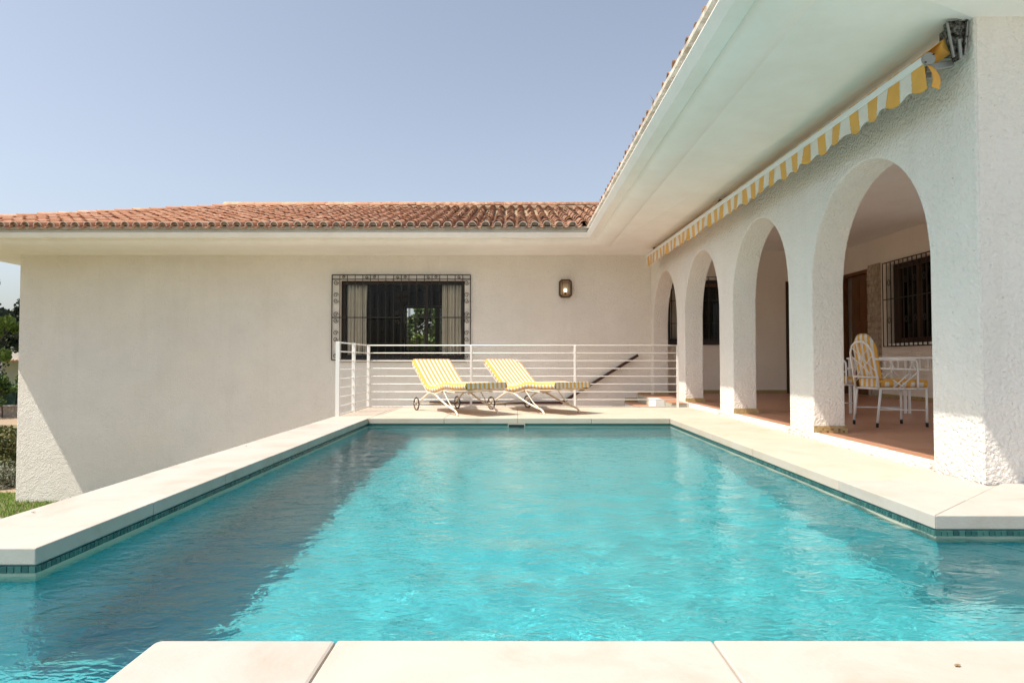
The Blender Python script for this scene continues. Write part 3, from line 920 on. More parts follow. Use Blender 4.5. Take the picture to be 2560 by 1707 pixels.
# --- terrace end wall window, door, back wall window, door
def dark_box(x0, y0, z0, x1, y1, z1, open_side):
    g = MB()
    v = [(x0,y0,z0),(x1,y0,z0),(x1,y1,z0),(x0,y1,z0),(x0,y0,z1),(x1,y0,z1),(x1,y1,z1),(x0,y1,z1)]
    fs = {'z-': (0,1,2,3), 'z+': (4,5,6,7), 'y-': (0,1,5,4), 'x+': (1,2,6,5), 'y+': (2,3,7,6), 'x-': (3,0,4,7)}
    fs.pop(open_side)
    g.add(v, list(fs.values())); return g
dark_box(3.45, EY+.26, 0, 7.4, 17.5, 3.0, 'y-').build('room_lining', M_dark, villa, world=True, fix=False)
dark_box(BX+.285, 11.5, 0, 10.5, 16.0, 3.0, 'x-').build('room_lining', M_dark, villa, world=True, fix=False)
win2 = window_y('window', EWIN, EY+.10, [4.28])
g = MB(); g.box((EWIN[0]-.08, EY-.05, EWIN[2]-.06), (EWIN[1]+.05, EY+.098, EWIN[2]-.002)); g.build('window_sill', M_frame, win2, world=True, bevel=.005)
gr = MB()
ax, bx, az, bz, y = EWIN[0]-.06, EWIN[1]+.06, EWIN[2]+.02, EWIN[3]+.06, EY-.03
for z in (az, bz, az+.95, az+.42, bz-.09): gr.bar((ax, y, z), (bx, y, z), .014, .014)
g2 = gr.build('window_grille', M_iron, villa, world=True)
bme = MB().tube([(0, 0, az), (0, 0, bz)], .008, 5).mesh('grille_bar', M_iron)
for i in range(10): link('grille_bar', bme, g2, (ax+i*(bx-ax)/9, y, 0), world=True)
g = MB(); g.box((EWIN[0]+.1, EY+.10, EWIN[3]-.15), (EWIN[1]-.1, EY+.17, EWIN[3]-.085)); g.build('shutter_box', M_door, win2, world=True)
curtain(3.72, 4.1, 1.3, 2.6, EY+.32, 'narrow pale curtain behind the grilled window at the far end of the terrace', 5, 4)

def panel_door(axis_, c, u0, u1, z0, z1, cols=2, rows=4, name='door'):
    """carved door leaf: slab with raised panels as sub-parts"""
    def pt(a, b): return ((c+a[0], a[1], a[2]), (c+b[0], b[1], b[2])) if axis_ == 'x' else ((a[1], c+a[0], a[2]), (b[1], c+b[0], b[2]))
    g = MB(); g.box(*pt((.0, u0, z0), (.05, u1, z1)))
    d = g.build(name, M_door, villa, world=True, bevel=.004)
    w = (u1-u0-.10)/cols; h = (z1-z0-.12)/rows
    for i in range(cols):
        for j in range(rows):
            a0 = u0+.05+i*w+.025; b0 = z0+.06+j*h+.03
            g = MB(); g.box(*pt((-.014, a0, b0), (-.0005, a0+w-.05, b0+h-.06)))
            g.box(*pt((-.026, a0+.05, b0+.06), (-.0145, a0+w-.10, b0+h-.12)))
            g.build('door_panel', M_door, d, world=True, bevel=.006)
    return d
d1 = panel_door('x', BX+.06, 14.54, 15.33, FZ+.01, 2.70, 2, 5)
g = MB()
for a, b in (((BX-.02, 14.46, FZ), (BX+.12, 14.535, 2.78)), ((BX-.02, 15.60, FZ), (BX+.12, 15.655, 2.78)), ((BX-.02, 14.536, 2.705), (BX+.12, 15.599, 2.78))): g.box(a, b)
g.build('door_frame', M_door, villa, world=True, bevel=.005)
g = MB(); g.tube([(BX+.03, 15.27, 1.1), (BX-.02, 15.27, 1.1), (BX-.02, 15.17, 1.1)], .01, 6); g.build('door_handle', M_bronze, d1, world=True)
d2 = panel_door('y', EY+.05, 6.42, 7.20, FZ+.01, 2.60, 2, 5)
g = MB()
for a, b in (((6.34, EY-.02, FZ), (6.415, EY+.12, 2.66)), ((7.205, EY-.02, FZ), (7.25, EY+.12, 2.66)), ((6.416, EY-.02, 2.605), (7.204, EY+.12, 2.66))): g.box(a, b)
g.build('door_frame', M_wood, villa, world=True, bevel=.005)

# back wall window with grille (faces the pool)
y0, y1, za, zb = BWIN
g = MB(); t = .10; xf = BX+.12
for a, b in (((y0, za), (y1, za+t)), ((y0, zb-t), (y1, zb)), ((y0, za+t), (y0+t, zb-t)), ((y1-t*2.2, za+t), (y1, zb-t))):
    g.box((xf, a[0], a[1]), (xf+.07, b[0], b[1]))
g.box((xf+.004, 12.86, za+t), (xf+.066, 12.93, zb-t))
win3 = g.build('window', M_wood, villa, world=True, bevel=.005)
g = MB(); g.box((xf+.03, y0+t, za+t), (xf+.036, y1-t, zb-t)); g.build('pane', M_glass, win3, world=True)
g = MB(); g.box((BX-.04, y0-.04, za-.05), (BX+.118, y1+.04, za-.002)); g.build('window_sill', M_soffit, win3, world=True, bevel=.005)
gr = MB(); gx_ = BX-.06
ya, yb, zc, zd = y0-.1, y1+.07, za-.06, zb+.03
for z in (zc, zd, (zc+zd)/2+.1): gr.bar((gx_, ya, z), (gx_, yb, z), .018, .018)
g3 = gr.build('window_grille', M_iron, villa, world=True)
bme = MB().tube([(0, 0, zc), (0, 0, zd)], .011, 5).mesh('grille_bar', M_iron)
nb = 14
for i in range(nb): link('grille_bar', bme, g3, (gx_, ya+i*(yb-ya)/(nb-1), 0), world=True)
cg = MB()
pts = [(0, .035*math.cos(a), .06*math.sin(a)) for a in [i*math.pi/6 for i in range(13)]]
cg.tube(pts, .006, 4); ome = cg.mesh('scroll', M_iron)
for i in (1, 3, 5, 7, 9, 11):
    for z in (1.62, 2.38): link('scroll', ome, g3, (gx_, ya+(i+.5)*(yb-ya)/(nb-1), z), world=True)
for i, yy_ in enumerate((12.2, 12.55, 12.98, 13.3)):
    pass
o = None
def curtain_x(y0, y1, z0, z1, x, label, folds=6):
    g = MB(); nx = folds*8; nz = 6; vs = []
    for j in range(nz+1):
        for i in range(nx+1):
            u = i/nx
            vs.append((x+.04*math.sin(u*folds*2*math.pi+.5*math.sin(4*u)), y0+(y1-y0)*u, z1+(z0-z1)*j/nz))
    g.add(vs, [(j*(nx+1)+i, j*(nx+1)+i+1, (j+1)*(nx+1)+i+1, (j+1)*(nx+1)+i) for j in range(nz) for i in range(nx)], 0, True)
    o = g.build('curtain', M_cur, fix=False); md = o.modifiers.new('thick', 'SOLIDIFY'); md.thickness = .004
    tag(o, label, 'curtain'); return o
curtain_x(12.05, 13.05, za+.08, zb-.08, BX+.36, 'grey green curtain behind the terrace window near the dining table', 7)
# inner ledge with two yellow bottles
g = MB(); g.box((xf+.072, y0, za-.02), (BX+.5, y1, za+.10)); g.build('inner_ledge', M_wood, villa, world=True)
def bottle(y, label):
    e_ = empty('bottle', (BX+.26, y, za+.10)); tag(e_, label, 'bottle', 'yellow bottles on the window ledge')
    g = MB(); g.lathe([(0, 0), (.042, 0), (.045, .02), (.045, .17), (.036, .21), (.018, .25), (.016, .32), (0, .32)], 12)
    g.build('glass_body', mat('yellow_glass', (.75, .42, .02), .2) if 'yellow_glass' not in bpy.data.materials else bpy.data.materials['yellow_glass'], e_)
    g = MB(); g.lathe([(.046, .06), (.046, .11)], 12); g.build('paper_band', M_steel, e_)
    g = MB(); g.lathe([(.019, .30), (.019, .345), (0, .345)], 10); g.build('stopper', M_yel, e_)
bottle(13.45, 'yellow bottle on the window ledge, the one nearer the terrace door')
bottle(13.27, 'yellow bottle on the window ledge, the one nearer the curtain')

# stone pilaster between door and window
pil = MB(); pil.box((BX-.03, 13.98, FZ), (BX-.001, 14.44, 2.84)); pil = pil.build('stone_pilaster', M_stone, villa, world=True)
z = FZ + .02; k = 0
while z < 2.78:
    h = random.uniform(.10, .19); h = min(h, 2.82 - z)
    cuts = [14.0, 14.0 + random.choice((.14, .24, .31)), 14.43]
    for a, b in zip(cuts[:-1], cuts[1:]):
        g = MB(); g.box((BX-.055-random.uniform(0, .012), a+.006, z+.006), (BX-.03, b-.006, z+h-.006)); g.build('stone', M_stone, pil, world=True, bevel=.006)
    z += h

# skirting tiles (patterned) on reveals and inner walls
def skirt(axis_, c, u0, u1, z, h=.075, th=.012, step=.20):
    n_ = max(1, round((u1-u0)/step))
    for i in range(n_):
        a = u0 + (u1-u0)*i/n_ + .001; b = u0 + (u1-u0)*(i+1)/n_ - .001
        g = MB()
        if axis_ == 'x': g.box((min(c, c+th), a, z), (max(c, c+th), b, z+h))
        else: g.box((a, min(c, c+th), z), (b, max(c, c+th), z+h))
        g.build('skirting_tile', M_skirt, villa, world=True)
for a, b, cr in ARCH:
    skirt('y', b, AX+.0, AX+AT+.02, FZ, th=-.014, step=.175)
    skirt('y', a, AX+.03, AX+AT+.02, FZ, th=.014, step=.175)
pr = [4.84] + [v for a, b, c in ARCH for v in (a, b)] + [EY]
skirt('y', EY, AX+AT, 6.34, FZ, th=-.012); skirt('y', EY, 7.25, BX, FZ, th=-.012)
skirt('x', BX, 11.32, 13.97, FZ, th=-.012, step=.24); skirt('x', BX, 14.0, 14.45, FZ, th=-.05)
skirt('y', WY, 2.79, 3.09, FZ-.03, th=-.012)

# ------------------------------------------------------------------ terrace floor
tfb = MB(); tfb.box((3.14, 4.6, -.15), (BX, EY, FZ-.012)); tfb.box((2.80, 12.0, -.15), (3.139, WY, FZ-.012))
tf = tfb.build('terrace_floor', M_grout, None); tag(tf, kind='structure')
nx_, nyy = 10, 24
tx = (BX-3.14)/nx_; ty = (EY-4.83)/nyy
b_ = MB(); b_.box((-tx/2+.0015, -ty/2+.0015, -.012), (tx/2-.0015, ty/2-.0015, 0)); fme = b_.mesh('floor_tile', M_terra)
for i in range(nx_):
    for j in range(nyy):
        o = link('floor_tile', fme, tf, (3.14+(i+.5)*tx, 4.83+(j+.5)*ty, FZ+random.uniform(-.0008, .0004)), world=True)
        o.rotation_euler = (random.uniform(-.0012, .0012), random.uniform(-.0012, .0012), 0)
b_ = MB(); b_.box((2.80, 12.0, FZ-.012), (3.138, 13.6, FZ)); b_.build('floor_tile', M_terra, tf, world=True)
b_ = MB(); b_.box((2.80, 13.603, FZ-.012), (3.138, WY-.013, FZ)); b_.build('floor_tile', M_terra, tf, world=True)
# white threshold kerbs in the arches
for a, b, cr in ARCH[:3]:
    g = MB()
    ny2 = 24
    g.box((3.06, a-.02, -.05), (3.14, b+.02, FZ+.004))
    o = g.build('threshold', M_stucco, tf, world=True, bevel=.01)
# stairs going down behind the railing
st = MB(); st.box((-2.6, 12.0, GZ-.1), (1.06, WY-.01, -1.06)); st = st.build('garden_stairs', M_base); tag(st, kind='structure')
for i in range(6):
    x1 = 2.79 - i*.288; z1 = FZ - (i+1)*.17
    g = MB(); g.box((x1-.288, 13.2, z1-.17 if i < 5 else -1.1), (x1, WY-.012, z1-.03)); g.build('riser', M_soffit, st, world=True)
    g = MB(); g.box((x1-.30, 13.19, z1-.028), (x1, WY-.013, z1)); g.build('tread', M_terra, st, world=True)
    g = MB(); g.box((x1-.288, WY-.012, z1), (x1, WY-.001, z1+.085)); g.build('skirting_tile', M_skirt, st, world=True)
g = MB(); g.box((2.62, 12.55, -.6), (2.795, 13.19, FZ+.03)); g.build('stair_cheek', M_soffit, st, world=True, bevel=.008)

# ------------------------------------------------------------------ awning
aw = empty('awning', (3.0, 9.5, 2.8)); tag(aw, 'retracted yellow and white striped awning with scalloped valance above the arches', 'awning')
AY0, AY1 = 4.60, 14.4
def az_(y): return 2.875 + .16*(y-AY0)/(AY1-AY0)
BXA = 2.85
g = MB()
prof = [(-.035, -.02), (-.035, .02), (-.02, .035), (.02, .035), (.03, .02), (.03, -.02), (.015, -.03), (-.02, -.03)]
va = [(BXA+a, AY0, az_(AY0)+c) for a, c in prof]; vb = [(BXA+a, AY1, az_(AY1)+c) for a, c in prof]
g.add(va+vb, [(i, (i+1) % 8, 8+(i+1) % 8, 8+i) for i in range(8)]); g.f.append(tuple(range(len(g.v)-16, len(g.v)-8))); g.m.append(0); g.s.append(False)
g.f.append(tuple(range(len(g.v)-8, len(g.v)))); g.m.append(0); g.s.append(False)
g.build('front_bar', M_alu_white, aw, world=True)
g = MB(); Mx = Matrix.Translation((BXA, AY0, az_(AY0))) @ Matrix.Rotation(R(90), 4, 'X')
g.lathe([(0, .012), (.042, .012), (.044, .0), (.044, -.01), (0, -.01)], 18, M=Mx, smooth=False); g.build('end_cap', M_steel, aw, world=True)
for s1 in (-.028, .028):
    g = MB(); g.tube([(BXA+s1, AY0-.02, az_(AY0)+s1), (BXA+s1, AY0-.008, az_(AY0)+s1)], .006, 6); g.build('screw', M_iron, aw, world=True)
# rolled fabric on its tube behind the bar, and the strip of cloth running to the bar
g = MB(); g.tube([(3.0, AY0+.0, az_(AY0)+.10), (3.0, AY1, az_(AY1)+.09)], .055, 12); g.build('fabric_roll', M_yel, aw, world=True)
g = MB(); ns = 330
per = .30
for i in range(66):
    ya = AY0+.02 + i*.1485; yb = ya+.1485
    m_ = 0 if i % 2 == 0 else 1
    g.add([(BXA-.02, ya, az_(ya)+.037), (BXA-.02, yb, az_(yb)+.037), (2.985, yb, az_(yb)+.155), (2.985, ya, az_(ya)+.155)], [(0, 1, 2, 3)], m_)
cl = g.build('cloth', [M_yel, M_whf], aw, world=True, fix=False)
md = cl.modifiers.new('thick', 'SOLIDIFY'); md.thickness = .004
# valance: striped, scalloped, gently waving
g = MB(); sub = 10; nzv = 8
for i in range(66):
    m_ = 0 if i % 2 == 0 else 1
    ya = AY0+.01 + i*.1485
    vs = []
    for a in range(sub+1):
        y = ya + .1485*a/sub
        ph = ((y-AY0-.01)/.297) * 2*math.pi
        drop = .165 + .035*(y-AY0)/(AY1-AY0) + .020*math.cos(ph-math.pi*.35)
        for b in range(nzv+1):
            t = b/nzv
            xw = BXA-.022 + t*(.018*math.sin(y*7.3+1.2*math.sin(y*2.1)) + .008*math.sin(y*17)) + .0035*math.sin(t*26+y*3)*t
            vs.append((xw, y, az_(y)-.022 - drop*t))
    g.add(vs, [(a*(nzv+1)+b, a*(nzv+1)+b+1, (a+1)*(nzv+1)+b+1, (a+1)*(nzv+1)+b) for a in range(sub) for b in range(nzv)], m_, True)
va_ = g.build('valance', [M_yel, M_whf], aw, world=True, fix=False)
md = va_.modifiers.new('thick', 'SOLIDIFY'); md.thickness = .003
# loose end of the valance hanging askew at the near corner
g = MB(); vs = []
for b in range(9):
    t = b/8
    for a in range(4):
        u = a/3
        vs.append((BXA-.02+.06*u+.03*math.sin(t*3), AY0-.0+.01*u-.05*t, az_(AY0)-.03-.18*t-.02*u))
g.add(vs, [(b*4+a, b*4+a+1, (b+1)*4+a+1, (b+1)*4+a) for b in range(8) for a in range(3)], 0, True)
o = g.build('valance_end', M_yel, aw, world=True, fix=False); md = o.modifiers.new('t', 'SOLIDIFY'); md.thickness = .003
# folding arm behind the bar
g = MB(); g.bar((2.93, AY0+.12, az_(AY0)-.05), (2.93, AY0+2.3, az_(AY0)-.02), .03, .05); g.bar((2.93, 6.95, az_(7)-.02), (2.93, 9.2, az_(9)-.03), .03, .05)
g.build('folding_arm', M_steel, aw, world=True)
g = MB(); g.bar((2.86, AY0+.05, az_(AY0)-.045), (3.04, AY0+.03, az_(AY0)-.02), .035, .05); g.build('arm_elbow', M_steel, aw, world=True, bevel=.006)
# wall bracket with the roller gear
br = MB()
out = [(2.94, 3.10), (2.97, 3.125), (3.06, 3.13), (3.085, 3.10), (3.085, 2.93), (3.05, 2.86), (3.0, 2.835), (2.985, 2.90), (2.955, 2.98)]
n9 = len(out)
br.add([(x, 4.555, z) for x, z in out] + [(x, 4.575, z) for x, z in out], [tuple(range(n9)), tuple(reversed(range(n9, 2*n9)))] + [(i, (i+1) % n9, n9+(i+1) % n9, n9+i) for i in range(n9)])
brk = br.build('wall_bracket', M_steel_d, aw, world=True)
g = MB(); Mx = Matrix.Translation((3.02, 4.555, 3.045)) @ Matrix.Rotation(R(90), 4, 'X')
g.lathe([(0, .028), (.012, .028), (.012, .016), (.034, .016), (.036, .0)], 14, M=Mx, smooth=False); g.build('gear_hub', M_steel_d, brk, world=True)
g = MB()
g.bar((2.945, 4.54, 3.10), (2.985, 4.54, 2.86), .012, .012); g.bar((3.085, 4.54, 3.12), (3.06, 4.54, 2.88), .010, .012)
g.bar((2.945, 4.54, 3.11), (3.09, 4.54, 3.135), .010, .012); g.bar((3.02, 4.535, 2.98), (3.03, 4.535, 2.85), .02, .012)
g.build('bracket_rib', M_steel, brk, world=True)
for (bx_, bz_) in ((2.955, 3.10), (3.075, 3.11), (3.075, 3.0), (3.0, 2.86), (3.06, 2.95)):
    g = MB(); g.tube([(bx_, 4.53, bz_), (bx_, 4.552, bz_)], .008, 6); g.build('bolt', M_iron, brk, world=True)
g = MB(); g.box((3.0, 4.58, 2.93), (3.095, 4.72, 3.11)); g.build('bracket_body', M_steel_d, brk, world=True, bevel=.01)
for yb in (9.7, 14.25):
    g = MB(); g.box((2.95, yb-.03, az_(yb)+.03), (3.095, yb+.03, az_(yb)+.17)); g.build('wall_bracket', M_iron, aw, world=True, bevel=.008)

# ------------------------------------------------------------------ wall lantern
ln = empty('wall_lantern', (1.16, WY, 2.44)); tag(ln, 'lit bronze lantern with glass front and chamfered corners on the wall', 'lamp')
def octo(w, h, c): return [(-w, -h+c), (-w+c, -h), (w-c, -h), (w, -h+c), (w, h-c), (w-c, h), (-w+c, h), (-w, h-c)]
def ring_mesh(g, o1, o2, y0, y1, mt=0):
    n_ = 8
    vs = [(x, y0, z) for x, z in o1] + [(x, y0, z) for x, z in o2] + [(x, y1, z) for x, z in o1] + [(x, y1, z) for x, z in o2]
    for i in range(n_):
        j = (i+1) % n_
        g.add([vs[i], vs[j], vs[n_+j], vs[n_+i]], [(0, 1, 2, 3)], mt)
        g.add([vs[i], vs[j], vs[2*n_+j], vs[2*n_+i]], [(0, 1, 2, 3)], mt)
        g.add([vs[n_+i], vs[n_+j], vs[3*n_+j], vs[3*n_+i]], [(0, 1, 2, 3)], mt)
g = MB(); ring_mesh(g, octo(.145, .205, .05), octo(.112, .175, .04), -.13, -.10); ring_mesh(g, octo(.145, .205, .05), octo(.125, .185, .045), -.10, -.002); g.build('housing', M_bronze, ln)
g = MB(); g.box((-.11, -.012, -.17), (.11, -.004, .17)); g.build('back_plate', mat('lantern_reflector', (.55, .47, .36), .4), ln)
g = MB(); g.add([(x, -.118, z) for x, z in octo(.113, .176, .04)], [tuple(range(8))]); g.build('glass_front', M_glass, ln)
for sx in (-.075, .075):
    g = MB(); g.bar((sx, -.136, -.17), (sx, -.136, .17), .010, .010); g.build('guard_bar', M_bronze, ln)
for sz in (-.155, .155):
    g = MB(); g.box((-.10, -.10, sz-.02), (.10, -.02, sz+.02)); g.build('inner_shelf', mat('copper_shelf', (.45, .24, .13), .4, metal=.6) if sz < 0 else bpy.data.materials['copper_shelf'], ln)
g = MB(); g.lathe([(0, -.135), (.022, -.135), (.022, -.085), (.014, -.08), (0, -.08)], 10, M=Matrix.Translation((0, -.06, 0))); g.build('socket', M_iron, ln)
M_bulb = mat('warm_bulb', (1, .8, .5), .3)
P(M_bulb).inputs['Emission Color'].default_value = (1, .72, .36, 1); P(M_bulb).inputs['Emission Strength'].default_value = 3.0
g = MB(); g.lathe([(0, -.08), (.016, -.078), (.030, -.045), (.032, -.025), (.022, -.003), (0, .004)], 12, M=Matrix.Translation((0, -.06, 0))); g.build('bulb', M_bulb, ln)

# ------------------------------------------------------------------ railing round the far deck
rl = empty('railing', (-2.56, 9.94, 0)); tag(rl, 'white metal railing with horizontal bars round the far end of the deck', 'railing')
RLY = 11.80; RLX = -2.56; RLE = 2.85
for (x, y, w) in ((RLX-.03, 9.94, .058), (RLX, 10.80, .055), (RLX+.02, RLY, .05)):
    g = MB(); g.box((x-w/2, y-.02, -.02), (x+w/2, y+.02, 1.09)); g.build('post', M_white, rl, world=True, bevel=.004)
for x in (-.75, 1.06, RLE):
    g = MB(); g.box((x-.018, RLY-.012, -.02), (x+.018, RLY+.012, 1.075)); g.build('post', M_white, rl, world=True, bevel=.003)
for i, z in enumerate((1.078, .945, .81, .675, .54, .405, .27, .135, .012)):
    r = .0085 if i else .010
    g = MB(); g.tube([(RLX-.03, 9.94, z), (RLX+.02, RLY, z)], r, 6); g.build('rail_bar', M_white, rl, world=True)
    g = MB(); g.tube([(RLX+.02, RLY, z), (RLE, RLY, z)], r, 6); g.build('rail_bar', M_white, rl, world=True)
# dark handrail of the stairs on the wall
hr = empty('handrail', (1.06, WY-.08, -.12)); tag(hr, 'dark wooden handrail sloping up the wall behind the railing', 'handrail')
g = MB(); g.bar((-1.9, WY-.08, -.13), (1.07, WY-.08, -.13), .045, .06); g.bar((1.05, WY-.08, -.14), (2.79, WY-.08, .94), .045, .06); g.build('rail', M_rail_wood, hr, world=True)
for x, z in ((-1.5, -.16), (-.2, -.16), (1.3, .0), (2.4, .67)):
    g = MB(); g.tube([(x, WY-.08, z), (x, WY-.08, z-.03), (x, WY-.001, z-.05)], .008, 5); g.build('wall_bracket', M_iron, hr, world=True)

# ------------------------------------------------------------------ sun loungers
def cushion_sweep(g, path, width, thick, stripe, side_stripe, y0=None):
    """striped pad swept along path [(x,z)], z = top; width across y. mats 0 yellow 1 white"""
    pts = [Vector((a, b)) for a, b in path]
    # resample
    seglen = [0]
    for a, b in zip(pts[:-1], pts[1:]): seglen.append(seglen[-1] + (b-a).length)
    tot = seglen[-1]; ns_ = int(round(tot/side_stripe)); sm = 2
    S = []
    for i in range(ns_*sm+1):
        s = tot*i/(ns_*sm)
        k = max(j for j in range(len(pts)) if seglen[j] <= s + 1e-9); k = min(k, len(pts)-2)
        t = (s-seglen[k])/(seglen[k+1]-seglen[k]); p = pts[k].lerp(pts[k+1], t)
        d = (pts[k+1]-pts[k]).normalized()
        S.append([p, d])
    for _ in range(6):          # smooth directions and positions
        for i in range(1, len(S)-1):
            S[i][0] = (S[i-1][0]+S[i][0]*2+S[i+1][0])/4
    for i in range(len(S)):
        a = S[max(0, i-1)][0]; b = S[min(len(S)-1, i+1)][0]; S[i][1] = (b-a).normalized()
    nw = int(round(width/stripe)); sw = 3
    ncol = nw*sw
    hw = width/2
    r = thick*.42
    # cross-section ring: top from -hw to hw, then side, bottom
    ring = []; rm = []
    for c in range(ncol+1):
        y = -hw + width*c/ncol
        e = max(0, abs(y)-(hw-r))/r
        drop = r*(1-math.sqrt(max(0, 1-min(1, e)**2)))*.8
        puff = .007*math.sin(math.pi*((c/sw) % 1))
        ring.append((y, -drop+puff))
        rm.append(0 if (c//sw) % 2 == 0 else 1)
    nt_ = len(ring)
    side = [(hw+.004, -thick*.5), (hw-.006, -thick*.92)]
    bot = [(hw-.03, -thick), (-hw+.03, -thick)]
    side2 = [(-hw+.006, -thick*.92), (-hw-.004, -thick*.5)]
    full = ring + side + bot + side2
    nr = len(full)
    vs = []
    for i, (p, d) in enumerate(S):
        nrm = Vector((-d.y, d.x))
        for y, h in full:
            q = p + nrm*h
            vs.append((q.x, y, q.y))
    b = len(g.v); g.add(vs, [], 0)
    for i in range(len(S)-1):
        for c in range(nr):
            c2 = (c+1) % nr
            if c < nt_-1: m_ = rm[c]
            elif c in (nt_-1, nt_, nr-1, nr-2): m_ = (i//sm) % 2
            else: m_ = 0
            g.f.append((b+i*nr+c, b+(i+1)*nr+c, b+(i+1)*nr+c2, b+i*nr+c2)); g.m.append(m_); g.s.append(True)
    # end faces, striped like the top
    for e, base in ((0, b), (1, b+(len(S)-1)*nr)):
        for c in range(nt_-1):
            y0_, y1_ = full[c][0], full[c+1][0]
            p, d = S[0] if e == 0 else S[-1]
            nrm = Vector((-d.y, d.x))
            k = len(g.v)
            q = p - nrm*thick
            lim = hw-.03
            g.v += [g.v[base+c], g.v[base+c+1], (q.x, max(-lim, min(lim, y1_)), q.y), (q.x, max(-lim, min(lim, y0_)), q.y)]
            g.f.append((k, k+1, k+2, k+3)); g.m.append(rm[c]); g.s.append(False)

def curve(pts, n=6):
    """Catmull-Rom through the points"""
    P_ = [Vector(p) for p in pts]; P_ = [P_[0]*2-P_[1]] + P_ + [P_[-1]*2-P_[-2]]
    out = []
    for i in range(1, len(P_)-2):
        for k in range(n):
            t = k/n; a, b, c, d = P_[i-1:i+3]
            out.append(.5*((2*b)+(c-a)*t+(2*a-5*b+4*c-d)*t*t+(3*b-a-3*c+d)*t**3))
    out.append(P_[-2]); return out

def make_lounger():
    root = empty('sun_lounger')
    W = .70
    path = [(.0, .835), (.29, .61), (.52, .44), (.62, .405), (.80, .40), (.95, .425), (1.10, .465), (1.25, .48), (1.45, .47), (1.65, .475), (1.88, .485)]
    g = MB(); cushion_sweep(g, path, W, .085, .037, .042)
    g.build('cushion', [M_yel, M_whf], root, fix=False)
    # two side rails following the pad
    under = []
    for i, (a, b) in enumerate(path):
        d = Vector(path[min(i+1, len(path)-1)]) - Vector(path[max(i-1, 0)]); d.normalize()
        under.append((a + d.y*.105, b - d.x*.105))
    for s in (-1, 1):
        y = s*(W/2-.03)
        g = MB(); g.tube(curve([(a, y, b) for a, b in under], 3), .011, 6); g.build('side_rail', M_cream, root)
        # wheel leg, front leg and the arched spring between them
        g = MB(); g.tube(curve([(.23, y+s*.03, .12), (.38, y+s*.015, .20), (.56, y, .285), (.68, y, .305), (.80, y, .29)], 5), .016, 6); g.build('leg', M_cream, root)
        g = MB(); g.tube(curve([(.60, y, .30), (.80, y, .285), (1.05, y+s*.01, .20), (1.35, y+s*.02, .115), (1.56, y+s*.025, .07), (1.64, y+s*.025, .0)], 5), .015, 6); g.build('leg', M_cream, root)
        g = MB(); g.tube(curve([(.72, y, .27), (.90, y, .325), (1.05, y, .355), (1.22, y, .345), (1.50, y, .335)], 5), .010, 6)
        g.tube(curve([(1.12, y, .34), (1.22, y, .25), (1.33, y, .16), (1.45, y, .10)], 4), .008, 5); g.build('spring_brace', M_cream, root)
        # spoked wheel
        g = MB(); wy = y+s*.055; wx, wz, wr = .22, .105, .105
        cr = [(wx+wr*.9*math.cos(a), wy, wz+wr*.9*math.sin(a)) for a in [2*math.pi*i/20 for i in range(21)]]
        g.tube(cr, .008, 6, cap=False); w = g.build('wheel', M_bronze, root)
        g = MB(); g.tube([(wx, wy-.018, wz), (wx, wy+.018, wz)], .018, 8); g.build('wheel_hub', M_bronze, w)
        for k in range(6):
            a = k*math.pi/3; g = MB(); g.tube([(wx, wy, wz), (wx+.09*math.cos(a), wy, wz+.09*math.sin(a))], .006, 5); g.build('spoke', M_cream, w)
        cr = [(wx+wr*math.cos(a), wy, wz+wr*math.sin(a)) for a in [2*math.pi*i/20 for i in range(21)]]
        g = MB(); g.tube(cr, .0075, 5, cap=False); g.build('tyre', M_rubber, w)
    for x, z in ((.03, .74), (.62, .295), (.98, .32), (1.45, .345), (1.84, .375)):
        g = MB(); g.tube([(x, -W/2+.03, z), (x, W/2-.03, z)], .009, 5); g.build('cross_bar', M_cream, root)
    g = MB(); g.tube([(.22, -W/2-.055, .105), (.22, W/2+.055, .105)], .007, 5); g.build('axle', M_cream, root)
    return root
def place_lounger(o, foot, ang, label):
    a = R(ang)
    o.location = (foot[0]-1.60*math.cos(a), foot[1]-1.60*math.sin(a), 0)
    o.rotation_euler = (0, 0, a)
    tag(o, label, 'sun lounger', 'striped sun loungers on the far deck')
lo = make_lounger()
place_lounger(lo, (-.55, 10.13), -58, 'striped yellow and white lounger in front of the big window, back raised')
lo2 = copy_tree(lo)
place_lounger(lo2, (.72, 10.38), -55, 'striped yellow and white lounger between the middle railing posts, near the handrail')

